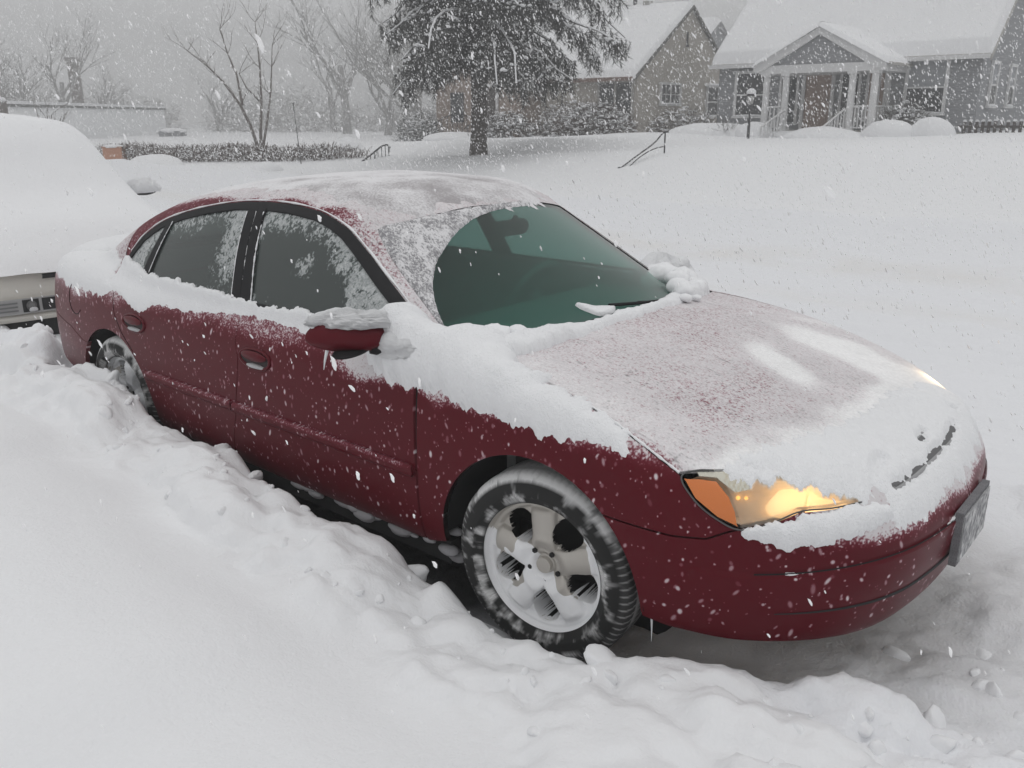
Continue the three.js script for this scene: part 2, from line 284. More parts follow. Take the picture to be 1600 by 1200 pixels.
const snowBump = texture(512, 512, (u, v) => { // tileable grain
  const n = (f, s) => { const x = u * f, y = v * f, i = Math.floor(x), j = Math.floor(y), a = x - i, b = y - j, A = a * a * (3 - 2 * a), Bq = b * b * (3 - 2 * b), w = (p, q) => h2(((p % f) + f) % f, ((q % f) + f) % f, s); return mix(mix(w(i, j), w(i + 1, j), A), mix(w(i, j + 1), w(i + 1, j + 1), A), Bq); };
  const g = 255 * (.25 * n(8, 1) + .25 * n(24, 2) + .25 * n(64, 3) + .25 * n(160, 4)); return [g, g, g];
}, false, true);
const snowMat = (scale, bump, c = [.80, .805, .82]) => { const t = snowBump.clone(); t.repeat.set(scale, scale); t.needsUpdate = true; return lin(...c, .95, { bumpMap: t, bumpScale: bump }); };
M.carSnow = snowMat(3, .006); M.ground = snowMat(1.2, .0035, [.79, .795, .81]);
M.frost = snowMat(7, .009, [.74, .735, .74]);
const frostTile = texture(512, 512, (u, v) => { const n = (f, g, q) => { const x = u * f, y = v * g, i = Math.floor(x), j = Math.floor(y), a = x - i, b = y - j, A = a * a * (3 - 2 * a), Q = b * b * (3 - 2 * b), w = (p, r) => h2(((p % f) + f) % f, ((r % g) + g) % g, q); return mix(mix(w(i, j), w(i + 1, j), A), mix(w(i, j + 1), w(i + 1, j + 1), A), Q); }; const t = .3 * n(10, 16, 1) + .35 * n(40, 60, 2) + .35 * n(100, 120, 3), k = sstep(.25, .62, t); return [mix(140, 216, k), mix(139, 215, k), mix(142, 217, k)]; }, true, true); frostTile.repeat.set(3, 3);
M.frost = new THREE.MeshStandardMaterial({ map: frostTile, bumpMap: frostTile, bumpScale: .006, roughness: .95 });
const combed = texture(1024, 768, (u, v) => { const x = u * 2.2 - 1.6, z = v * 1.5 - .75, a = x * .55 + z * .84, b = z * .55 - x * .84, t = .5 + .9 * fbm(a * 2.2, b * 1.0, 4, 701) + .25 * fbm(x * 9, z * 9, 3, 702), g = grain(x * .8, z * .8, 703), k = sstep(.15, .75, t + .22 * g); return [mix(160, 222, k), mix(156, 221, k), mix(158, 223, k)]; }); combed.repeat.set(1 / 2.2, 1 / 1.5); combed.offset.set(1.6 / 2.2, .5);
M.combed = new THREE.MeshStandardMaterial({ map: combed, bumpMap: combed, bumpScale: .008, roughness: .95 });
// window glass: green tint, thin; the side panes carry a film of frost
M.windshield = new THREE.MeshPhysicalMaterial({ transmission: 1, thickness: 0, roughness: .74, ior: 1.52, specularIntensity: .6 }); M.windshield.color.setRGB(.32, .70, .61);
M.sideGlass = new THREE.MeshPhysicalMaterial({ transmission: .62, thickness: 0, roughness: .22, ior: 1.5 });
M.plainGlass = new THREE.MeshPhysicalMaterial({ transmission: .9, thickness: 0, roughness: .93, ior: 1.5 }); M.plainGlass.color.setRGB(.42, .46, .45);
function paneFrost(x, y) { // frozen snow on the side panes, densest along the top and in the corners
  const t = 1.385 - .62 * Math.pow(Math.abs(x + .3), 2.2) * (x > -.3 ? .62 : .45) - y; let c = .04 + .80 * sstep(.15, .02, t + .09 * fbm(x * 5, y * 5, 4, 41));
  c += .8 * sstep(.22, .05, Math.hypot((x + .42) * 1.0, (y - 1.16) * .9) + .07 * fbm(x * 9, y * 9, 3, 42)) + .9 * sstep(.20, .06, Math.hypot((x - .52), (y - 1.06) * 1.1) + .08 * fbm(x * 9, y * 9, 3, 43));
  c += .8 * sstep(.10, .02, Math.hypot(x - .09, (y - 1.17) * 1.2) + .05 * fbm(x * 14, y * 14, 3, 44)) + .6 * sstep(.05, .0, Math.abs(x + .22 - (1.1 - y) * .25) + .03 * fbm(x * 12, y * 12, 3, 45)) + 1.1 * sstep(-1.13, -1.2, x + .07 * fbm(x * 9, y * 9, 3, 46));
  c += .35 * sstep(1.06, 1.0, y + .03 * fbm(x * 9, y * 9, 3, 47)); c = clamp(c, 0, 1); const g = .5 + .5 * (.6 * noise(x * 150, y * 150, 48) + .5 * noise(x * 60, y * 60, 49) + .3 * noise(x * 330, y * 330, 50)); return clamp(.08 + .9 * sstep(1.02 - c * 1.0, 1.3 - c * .9, g) * Math.min(1, .3 + c) * (.80 + .22 * noise(x * 260, y * 260, 51) + .12 * noise(x * 40, y * 40, 52)), 0, 1);
}
const paneMap = (f, srgb) => { const t = texture(1280, 256, (u, v) => f(paneFrost(u * 2.5 - 1.5, v * .48 + .94)), srgb); t.repeat.set(6.2 / 2.5, 1.6 / .48); t.offset.set(-1.6 / 2.5, -.94 / .48); return t; };
M.sideGlass.map = paneMap((a) => [mix(70, 186, a), mix(80, 188, a), mix(78, 189, a)], true); M.sideGlass.color.set(1, 1, 1); M.sideGlass.transmissionMap = paneMap((a) => { const v = 255 * (1 - a) ** 2; return [v, v, v]; }, false);
M.lens = new THREE.MeshPhysicalMaterial({ transmission: .95, thickness: 0, roughness: .8, ior: 1.5 }); M.lens.color.setRGB(.93, .90, .84);
M.amber = new THREE.MeshPhysicalMaterial({ roughness: .3, clearcoat: .4, clearcoatRoughness: .2 }); M.amber.color.setRGB(.62, .17, .03);
M.bowl = lin(.62, .60, .55, .35, { metalness: .5 });
M.lampGlow = lin(.9, .7, .4, .5, { emissive: new THREE.Color(1, .62, .27), emissiveIntensity: 1.75 });
M.lampBulb = lin(1, .9, .7, .4, { emissive: new THREE.Color(1, .70, .34), emissiveIntensity: .8 });
M.amberBulb = lin(1, .6, .2, .4, { emissive: new THREE.Color(1, .42, .06), emissiveIntensity: 3 });

// ---------- the red sedan ----------
const car = thing('parked_sedan', 'dark red four door sedan half cleared of snow with its headlights on', 'car');
const both = (name, g, m, parent = car) => { part(name, g, m, parent); part(name, mirrorZ(g), m, parent); };
const WB = 1.378, archF = .392, archR = .378;
const arc = (cx, R, a0, a1, n = 18) => { const o = []; for (let i = 0; i <= n; i++) { const a = mix(a0, a1, i / n) * Math.PI / 180; o.push(onSide(cx + R * Math.cos(a), .33 + R * Math.sin(a))); } return o; };
const P3 = (list) => list.map((p) => p.length === 3 ? p : onSide(...p));
const yB = .262;
// hood and its shut line
const hoodSide = [[1.115, .735], [1.20, .752], [1.33, .778], [1.46, .797], [1.59, .815], [1.73, .836], [1.855, .840]];
const lampTop = [[1.895, .81], [1.949, .765], [2.046, .685], [2.113, .622], [2.202, .564], [2.262, .525]];
const hoodFront = [[2.245, .46], [2.238, .36], [2.245, .2], [2.25, 0]];
const hoodBack = [[1.172, 0], [1.165, .25], [1.158, .45], [1.14, .62], [1.115, .735]];
{
  const half = [...hoodBack.slice(0, -1), ...hoodSide, ...lampTop, ...hoodFront], far = half.slice(1, -1).reverse().map(([x, z]) => [x, -z]);
  part('hood', panel(over, [...half, ...far].map(([x, z]) => onTop(x, z)), { step: .02, gap: .003 }), M.paintTop, car);
}
const lampBottom = [[2.262, .703, .528], [2.211, .703, .624], [2.151, .702, .699], [2.093, .672, .768], [2.031, .653, .811], [1.975, .676, .835], [1.912, .720, .851], [1.863, .775, .842]];
const bumpTopSide = [onSide(1.66, .615), onSide(1.772, .611), onSide(1.866, .607), onSide(1.955, .615), [2.0, .64, .825]];
const archJoin = Math.asin((.615 - .33) / archF) * 180 / Math.PI;
// front bumper: one cover round the nose with a stepped crease and a slim intake
const creaseY = (u) => .515 + .045 * sstep(1.9, 2.6, u);
{
  const nose = []; for (let i = 0; i <= 12; i++) nose.push(onNose(90 - i * 5.6, .29));
  const half = [onTop(2.25, 0), ...hoodFront.slice().reverse().slice(1).map(([x, z]) => onTop(x, z)), ...lampBottom.slice(0, 5), ...bumpTopSide.slice().reverse(), ...arc(WB, archF, archJoin, 0, 10), onSide(WB + archF + .005, .31)];
  const poly = [...half, ...nose.reverse()];
  const g = panel(wrap, poly, { step: .018, sv: .007, gap: .0025, lift: (u, v, p) => { const c = creaseY(u), on = sstep(1.85, 2.05, u); return on * .009 * sstep(c + .004, c - .004, p[1]); } });
  const o = part('front_bumper', mergeGeometries([g, mirrorZ(g)]), M.paintSide, car);
  // flat dark strip on the bumper skin, standing for the intake's shade
  const slot = []; for (let i = 0; i <= 10; i++) slot.push(onNose(90 - i * 5.0, mix(.447, .400, i / 10)));
  const s2 = []; for (let i = 10; i >= 0; i--) s2.push(onNose(90 - i * 5.0, mix(.423, .396, i / 10)));
  const sg = panel(wrap, [...slot, ...s2], { step: .02, sv: .008, gap: 0, fold: 0, lift: .0105 });
  const ga = [], gb = []; for (let i = 0; i <= 14; i++) { const d = 36 + i * 3.86, [gu] = wrap.inv(onNose(d, .52)); ga.push(onNose(d, creaseY(gu) + .0055)); gb.push(onNose(d, creaseY(gu) + .0005)); }
  const gg = panel(wrap, [...ga, ...gb.reverse()], { step: .02, sv: .004, gap: 0, fold: 0, lift: .006 }); part('bumper_groove', mergeGeometries([gg, mirrorZ(gg)]), M.gap, o);
  part('air_intake', mergeGeometries([sg, mirrorZ(sg)]), M.dark, o);
}
// fender, doors, quarter, rear bumper
both('front_fender', panel(wrap, [onSide(.873, yB), ...[.38, .5, .64, .75, .86, .93].map((y) => onSide(mix(.862, .878, Math.sin((y - .3) * 4) * .5 + .5), y)), onTop(.92, .80), ...hoodSide.map(([x, z]) => onTop(x, z)), ...lampBottom.slice(5).reverse().slice(0, 1), ...lampBottom.slice(4, 7).reverse(), ...bumpTopSide.slice().reverse(), ...arc(WB, archF, archJoin, 180, 22), onSide(WB - archF, .30)]), M.paintSide);
const bSeam = [[-.225, .985], [-.222, .832], [-.202, .769], [-.217, .654], [-.255, .501], [-.31, .365], [-.335, yB]];
const fDoor = [[.868, yB], [.872, .5], [.868, .7], [.862, .86], [.862, .98]];
const beltBot = (x0, x1, n = 8) => { const o = []; for (let i = 0; i <= n; i++) { const x = mix(x0, x1, i / n); o.push(onSide(x, .985 + (x < -1 ? .01 : 0))); } return o; };
both('front_door', panel(wrap, [...P3(fDoor), ...beltBot(.86, -.22), ...P3(bSeam)]), M.paintSide);
const rArcA = 180 / Math.PI * Math.asin((.60 - .33) / archR);
const rearEdge = [[-1.315, .995], [-1.325, .9], [-1.30, .8], [-1.235, .72], [-1.13, .64]];
both('rear_door', panel(wrap, [...P3(bSeam).reverse(), ...beltBot(-.23, -1.3), ...P3(rearEdge), ...arc(-WB, archR, rArcA, 0, 8), onSide(-WB + archR, yB)]), M.paintSide);
const tailSeam = [onSide(-1.70, .60), onSide(-1.86, .655), onTail(35, .69), onTail(45, .70)];
{ // quarter panel with the roof pillar: from the arch up to the roof
  both('quarter_panel', panel(wrap, [...arc(-WB, archR, rArcA, 180 - 180 / Math.PI * Math.asin((.6 - .33) / archR), 12), ...tailSeam, onTail(52, .74), onTail(54, .86), onTail(52, .945), onTop(-2.2, .66), onTop(-1.98, .62), onTop(-1.93, .587), onTop(-1.75, .572), onTop(-1.55, .557), onTop(-1.42, .542),
    [-1.425, 1.1, .75], [-1.41, 1.03, .78], [-1.36, 1.0, .80], ...P3(rearEdge.slice(0))]), M.paintSide);
  const rb = []; for (let i = 0; i <= 12; i++) rb.push(onTail(90 - i * 6.2, .43 - .06 * (i / 12)));
  const top = []; for (let i = 0; i <= 5; i++) top.push(onTail(45 + i * 9, .70));
  const g = panel(wrap, [...arc(-WB, archR, 180, 180 - 180 / Math.PI * Math.asin((.6 - .33) / archR), 8).reverse().reverse(), ...tailSeam, ...top.slice(1), ...rb, onSide(-WB - archR - .004, .36)]);
  part('rear_bumper', mergeGeometries([g, mirrorZ(g)]), M.paintSide, car);
  const tl = panel(wrap, [onTail(53, .745), onTail(55, .86), onTail(57, .93), onTail(70, .94), onTail(90, .95), onTail(90, .705), onTail(72, .705), onTail(54, .705)]);
  both('tail_light', tl, lin(.25, .015, .02, .35));
}
{ // trunk lid, roof, fixed glass
  const half = [[-2.02, 0], [-2.0, .3], [-1.97, .62], [-2.2, .65], [-2.42, .6], [-2.50, .4], [-2.53, 0]];
  part('trunk_lid', panel(over, [...half, ...half.slice(1, -1).reverse().map(([x, z]) => [x, -z])].map(([x, z]) => onTop(x, z))), M.paintTop, car);
}
const dloTop = [[.79, 1.012], [.735, 1.042], [.682, 1.072], [.597, 1.123], [.51, 1.174], [.425, 1.225], [.345, 1.271], [.268, 1.313], [.165, 1.348], [.062, 1.368], [-.12, 1.382], [-.299, 1.384], [-.5, 1.374], [-.71, 1.345], [-.92, 1.303], [-1.108, 1.248], [-1.25, 1.175], [-1.35, 1.09], [-1.395, 1.03], [-1.39, .998]];
const wsEdge = [[.93, .735], [.80, .712], [.69, .690], [.59, .668], [.49, .644], [.41, .618], [.345, .585]], wsTop = [[.375, .45], [.405, .28], [.425, 0]], wsBase = [[1.165, 0], [1.155, .2], [1.13, .42], [1.06, .60], [1.0, .685]];
const rwEdge = [[-1.35, .53], [-1.55, .555], [-1.75, .57], [-1.93, .585]];
{
  const roofTop = [...wsEdge.slice().reverse().slice(0, 1), ...wsTop], mirrored = (a) => a.map(([x, z]) => [x, -z]);
  const A = panel(wrap, [...dloTop.slice(0, 19).map((p) => onSide(...p)), [-1.425, 1.1, .75], onTop(-1.42, .540), onTop(-1.35, .53), onTop(-1.27, .3), onTop(-1.24, 0), ...wsTop.slice().reverse().map(([x, z]) => onTop(x, z)), ...wsEdge.slice().reverse().map(([x, z]) => onTop(x, z)), onTop(1.0, .76), onSide(.88, 1.0)], { gap: .001, step: .02 });
  // the roof's own texture coordinates are its plan
  const uvTop = (g) => { const p = g.attributes.position, uv = g.attributes.uv; for (let i = 0; i < p.count; i++) uv.setXY(i, (p.getX(i) + 2.7) / 5.4, (p.getZ(i) + 1) / 2); return g; };
  part('roof', mergeGeometries([uvTop(A), uvTop(mirrorZ(A))]), M.paintTop, car);
  const ws = [...wsBase, ...wsEdge, ...wsTop];
  part('windshield', panel(over, [...ws, ...mirrored(ws.slice(1, -1)).reverse()].map(([x, z]) => onTop(x, z)), { gap: 0, fold: 0, lift: -.006, step: .03 }), M.windshield, car);
  const rw = [[-1.24, 0], [-1.27, .3], ...rwEdge, [-1.99, .3], [-2.01, 0]];
  part('rear_window', panel(over, [...rw, ...mirrored(rw.slice(1, -1)).reverse()].map(([x, z]) => onTop(x, z)), { gap: 0, fold: 0, lift: -.004, step: .04 }), M.plainGlass, car);
  // dark band round the windshield
  const band = (a, b) => part('windshield_seal', panel(over, [...a, ...b.slice().reverse()].map(([x, z]) => onTop(x, z)), { gap: 0, fold: 0, lift: -.002, step: .012 }), M.blackTrim, car);
  const cowlLine = [...wsBase.map(([x, z]) => [x + .004, z]), [.94, .745], [.93, .79]], hb = hoodBack.map(([x, z]) => [x + .001, z]);
  const cw = panel(over, [...cowlLine, [1.0, .775], ...hb.slice().reverse()].map(([x, z]) => onTop(x, z)), { gap: 0, fold: 0, lift: -.012, step: .02 });
  part('cowl', mergeGeometries([cw, mirrorZ(cw)]), M.blackTrim, car);
  const full = (a) => [...mirrored(a.slice(1)).reverse(), ...a];
  band(full(wsBase), full(wsBase.map(([x, z]) => [x - .035, z * .985])));
}
// side windows: a black frame, posts, and three panes
const frameDown = (p, d) => { const n = p.length; return p.map((b, i) => { const a = p[Math.max(0, i - 1)], c = p[Math.min(n - 1, i + 1)], tx = c[0] - a[0], ty = c[1] - a[1], l = Math.hypot(tx, ty); return [b[0] - ty / l * d, b[1] + tx / l * d]; }); };
const dloIn = frameDown(dloTop.slice(0, 19), .030);   // runs below the outer curve
const paneTop = (x0, x1) => { const c = dloIn.filter(([x]) => x < x0 && x > x1); return c; };
const yIn = (x) => { for (let i = 0; i < dloIn.length - 1; i++) { const [a, b] = dloIn[i], [c, d] = dloIn[i + 1]; if (x <= a && x >= c) return mix(b, d, (a - x) / (a - c)); } return 1.0; };
both('window_frame', panel(wrap, [...dloTop.slice(0, 19).map((p) => onSide(...p)), ...dloIn.slice().reverse().map((p) => onSide(...p))], { gap: 0, lift: .003, step: .016, fold: .012 }), M.blackTrim);
const post = (b0, b1, t0, t1, lift) => both('window_post', panel(wrap, P3([[b1, .985], [t1, yIn(t1) + .006], [t0, yIn(t0) + .006], [b0, .985]]), { gap: 0, lift, step: .02, fold: .012 }), M.blackTrim);
post(-.315, -.248, -.405, -.345, .004); post(-.240, -.172, -.338, -.285, .006); post(-1.165, -1.075, -1.04, -.985, .004);
const pane = (b0, b1, t0, t1) => { const g = panel(wrap, [...P3([[b1, .985], [b0, .985], [t0, yIn(t0)]]).reverse().slice(0, 0), ...P3([[b0, .98], [b1, .98], [t1, yIn(t1)], ...paneTop(t1, t0), [t0, yIn(t0)]])], { gap: -.004, fold: 0, lift: -.004, step: .03 }); part('side_window', g, M.sideGlass, car); part('side_window', mirrorZ(g), M.plainGlass, car); };
pane(-.17, .76, -.285, .70); pane(-1.075, -.315, -.985, -.405); pane(-1.36, -1.165, -1.33, -1.04);
both('belt_molding', panel(wrap, [...beltBot(-1.36, .86, 14), ...beltBot(-1.36, .86, 14).reverse().map((p) => onSide(p[0], p[1] + .016))], { gap: 0, lift: .005, step: .02, fold: .01 }), M.blackTrim);
// rub strips along the doors
const strip = (x0, x1) => both('side_molding', panel(wrap, lines2([[x0, .525], [x1, .525], [x1 + .012, .545], [x1, .570], [x0, .570], [x0 - .012, .545]], .02).map((p) => onSide(...p)), { step: .02, sv: .006, gap: 0, fold: .02, lift: (u, v, p) => .004 + .014 * Math.sqrt(clamp(1 - ((p[1] - .547) / .025) ** 2, 0, 1)) }), M.paintSide);
strip(-.245, .858); strip(-1.0, -.272);
// rocker sill, floor pan, wheel houses
for (const z of [.825, -.825]) part('rocker_sill', bx(1.95, .09, .09, -.02, .225, z > 0 ? z - .025 : z + .025), M.dark, car);
part('underbody', [bx(3.7, .04, 1.40, -.25, .25, 0), bx(1.9, .1, 1.3, -.05, .20, 0)], M.dark, car);
for (const [cx, R] of [[WB, archF], [-WB, archR]]) for (const s of [1, -1]) {
  const c = new THREE.CylinderGeometry(R + .012, R + .012, .36, 40, 1, true, 0, Math.PI); c.rotateX(Math.PI / 2); c.rotateZ(0);
  const g = []; const q = c.clone(); q.rotateZ(Math.PI / 2); q.translate(cx, .33, s * .70); g.push(q);
  const lid = new THREE.CircleGeometry(R + .02, 32); lid.translate(cx, .33, s * .53); g.push(lid);
  part('wheel_house', g, M.dark, car);
}
// door handles: an oval rim round a dark pocket, with the pull across it
for (const hx of [-.078, -1.095]) for (const s of [1, -1]) {
  const hy = .787, c = onSide(hx, hy), n = normalAt(...c), h = new THREE.Group(); h.name = 'door_handle'; car.add(h);
  const q = new THREE.Quaternion().setFromUnitVectors(new THREE.Vector3(0, 0, 1), new THREE.Vector3(n[0], n[1], n[2] * s)); h.quaternion.copy(q); h.position.set(c[0], c[1], c[2] * s);
  const oval = []; for (let i = 0; i < 28; i++) { const a = i / 28 * 2 * Math.PI; oval.push([.105 * Math.cos(a), .040 * Math.sin(a) * (1 + .1 * Math.cos(a)), .002]); }
  part('rim', tubeOf(oval, .007, 8, 56, true), M.paint, h);
  const e = new THREE.CircleGeometry(1, 36); e.scale(.10, .037, 1); e.translate(0, 0, .0015); part('pocket', e, lin(.02, .008, .01, .6), h);
  const pull = new THREE.SphereGeometry(1, 24, 12); pull.scale(.088, .021, .012); pull.translate(.004, .012, .010); part('pull', pull, M.paint, h);
}
{ // dark strips added behind the shut lines to stand for their shade
  const seamStrip = (pts, w) => { const L = pts.map((p) => [p[0] + w, p[1]]), R = pts.map((p) => [p[0] - w, p[1]]); both('door_gap_shade', panel(wrap, [...P3(L), ...P3(R.reverse())], { gap: 0, fold: 0, lift: -.012, step: .02 }), M.gap); };
  seamStrip([[.868, .31], [.872, .5], [.868, .7], [.864, .86], [.864, .96]], .02); seamStrip([[-.225, .97], [-.222, .832], [-.202, .769], [-.217, .654], [-.255, .501], [-.31, .365], [-.33, .31]], .02); seamStrip(rearEdge.map((p) => [p[0], p[1]]), .02);
  const up = (l, w) => [...l.map((p) => [p[0], p[1] + w]), ...l.map((p) => [p[0], p[1] - w]).reverse()]; const bs = [[1.66, .615], [1.772, .611], [1.866, .607], [1.955, .615]];
  both('bumper_gap_shade', panel(wrap, P3(up(bs, .018)), { gap: 0, fold: 0, lift: -.012, step: .02 }), M.gap);
  const hs = [...hoodSide.map(([x, z]) => [x, z + .018]), ...hoodSide.map(([x, z]) => [x, z - .018]).reverse()]; both('hood_gap_shade', panel(over, hs.map(([x, z]) => onTop(x, z)), { gap: 0, fold: 0, lift: -.012, step: .02 }), M.gap);
}
{ // fuel door outline on the right rear quarter
  const pts = []; for (let i = 0; i < 30; i++) { const a = 1.9 + i / 29 * 3.7; const p = onSide(-1.765 + .085 * Math.cos(a), .82 + .085 * Math.sin(a)); const n = normalAt(...p); pts.push([p[0] + n[0] * .0005, p[1], p[2] + n[2] * .0005]); }
  part('fuel_door', tubeOf(pts, .0022, 5, 60), M.gap, car);
}
// mirrors
for (const s of [1, -1]) {
  const m = new THREE.Group(); m.name = 'side_mirror'; m.position.set(s > 0 ? .655 : .70, s > 0 ? 1.015 : .965, s * 1.0 + (s > 0 ? .015 : .02)); car.add(m);
  const shell = new THREE.SphereGeometry(1, 36, 24, 0, 2 * Math.PI); const p = shell.attributes.position;
  for (let i = 0; i < p.count; i++) { let x = p.getX(i), y = p.getY(i), z = p.getZ(i); const r = 1 - .22 * z; x = x > 0 ? x * .085 : x * .03; y = (y < 0 ? y * .052 : y * .072) * (r < 1 ? .72 + .28 * r : 1); p.setXYZ(i, x - z * .055, y + .012 * z, s * z * .135); }
  shell.computeVertexNormals(); part('mirror_shell', shell, M.paint, m);
  const lip = new THREE.SphereGeometry(1, 24, 12); lip.scale(.052, .013, .112); lip.rotateY(s * .39); lip.translate(.022, -.043, 0); part('mirror_base', [lip, bar([.05, -.03, -s * .06], [.12, -.06, -s * .17], .032, .04, 10)], M.blackTrim, m);
  const gl = new THREE.CircleGeometry(1, 28); gl.scale(.105, .05, 1); gl.rotateY(-Math.PI / 2 + s * .35); gl.translate(-.032, .008, 0); part('mirror_glass', gl, M.chrome, m);
}
// headlights
for (const s of [1, -1]) {
  const H = new THREE.Group(); H.name = 'headlight'; car.add(H); const put = (n, g, m) => part(n, s < 0 ? mirrorZ(g) : g, m, H);
  const outline = [...lampBottom.slice(0, 8).reverse(), ...lampTop.slice().reverse().map(([x, z]) => onTop(x, z))].reverse();
  const lensLine = [[1.949, .792, .765], onTop(2.046, .685), onTop(2.113, .622), onTop(2.202, .564), [2.262, .705, .526], [2.211, .703, .624], [2.151, .702, .699], [2.093, .672, .768], [2.034, .655, .810], [2.018, .701, .806], [1.993, .739, .799], [1.962, .77, .785]];
  put('lens', panel(wrap, lensLine, { gap: .002, fold: 0, lift: -.001, step: .014 }), M.lens);
  put('amber_lens', panel(wrap, [[1.868, .772, .842], [1.905, .774, .818], [1.946, .770, .793], [1.991, .737, .800], [2.016, .701, .807], [2.029, .657, .811], [1.975, .680, .835], [1.912, .724, .851]], { gap: .003, fold: .01, lift: -.001, step: .012 }), M.amber);
  put('lens_seal', tubeOf([...lampBottom, onTop(1.895, .808), onTop(1.93, .783)].map((p) => { const n = normalAt(...p); return [p[0] + n[0] * .002, p[1] + n[1] * .002, p[2] + n[2] * .002]; }), .0026, 6, 90), lin(.08, .08, .08, .7));
  put('side_reflector', panel(wrap, [onTop(1.893, .812), onTop(1.949, .768), onTop(2.0, .727), [2.03, .753, .757], [2.0, .745, .786], [1.975, .758, .787], [1.946, .778, .795], [1.905, .779, .818]], { gap: .001, fold: .006, lift: (u, v, p) => -.001 + .0012 * Math.sin(p[0] * 520), step: .006 }), lin(.60, .58, .50, .5));
  put('lamp_housing', panel(wrap, outline, { gap: .012, fold: 0, step: .02, lift: () => -.075, fold: -.07 }), lin(.62, .56, .48, .5));
  const lobe = (pts) => put('lamp_bowl', panel(wrap, pts, { gap: 0, fold: .02, step: .012, smooth: true, lift: (u, v, p) => -.034 + .008 * Math.sin(u * 60) }), M.lampGlow);
  lobe([[2.092, .760, .676], [2.118, .764, .640], [2.140, .745, .628], [2.152, .715, .660], [2.148, .692, .706], [2.105, .690, .745], [2.078, .715, .735]]); lobe([[2.158, .752, .600], [2.195, .744, .572], [2.232, .725, .552], [2.252, .708, .542], [2.225, .700, .598], [2.175, .697, .668], [2.160, .722, .640]]);
  const bulb = (x, y, z, r) => { const g = new THREE.SphereGeometry(r, 12, 8); g.translate(x, y, z); return g; };
  put('lamp_bulb', bulb(2.080, .722, .640, .010), M.lampBulb); put('lamp_bulb', bulb(2.150, .712, .566, .010), M.lampBulb);
  put('marker_bulb', mergeGeometries([bulb(2.006, .729, .779, .006), bulb(2.023, .728, .764, .0055)]), M.amberBulb);
  const L = new THREE.PointLight(new THREE.Color(1, .68, .34), s > 0 ? .016 : .03, 3); L.position.set(s > 0 ? 2.115 : 2.15, s > 0 ? .715 : .79, s * (s > 0 ? .61 : .61)); L.castShadow = true; L.shadow.radius = 1.2; car.add(L);
}
{ // oval grille set in the nose
  const oval = (sc, y0) => { const o = []; for (let i = 0; i < 40; i++) { const a = i / 40 * 2 * Math.PI; o.push(onTop(2.292 + .032 * sc * Math.sin(a), .40 * sc * Math.cos(a))); } return o; };
  const grille = part('grille', panel(over, oval(1, 0), { gap: 0, fold: 0, lift: .004, step: .012 }), lin(.13, .13, .133, .9), car);
  for (let i = -6; i <= 6; i++) { const z = i * .055, w = .03 * Math.sqrt(Math.max(0, 1 - (z / .4) ** 2)), a = onTop(2.292 - w, z), b = onTop(2.292 + w, z); part('grille_bar', bar([a[0], a[1] - .003, a[2]], [b[0] + .002, b[1] - .003, b[2]], .005, .005, 5), M.blackTrim, grille); }
  part('surround', tubeOf(oval(1.05, 0).map((p) => [p[0], p[1] - .004, p[2]]), .009, 8, 90, true), lin(.30, .30, .305, .5), grille);
}
{ // front plate in a dark bracket, crusted with frost
  const g = new THREE.Group(); g.name = 'front_plate'; g.position.set(2.437, .497, 0); car.add(g);
  part('bracket', bx(.022, .178, .325), new THREE.MeshStandardMaterial({ map: frostTile, color: new THREE.Color(.30, .30, .31), roughness: .9 }), g);
  const pf = texture(128, 64, (u, v) => { const c = clamp(.55 + .9 * fbm(u * 18, v * 9, 4, 61), 0, 1); return [0, 1, 2].map((k) => mix([96, 96, 100][k], 205, c)); });
  part('plate', bx(.006, .150, .300, .0142), new THREE.MeshStandardMaterial({ map: pf, roughness: .7 }), g);
}
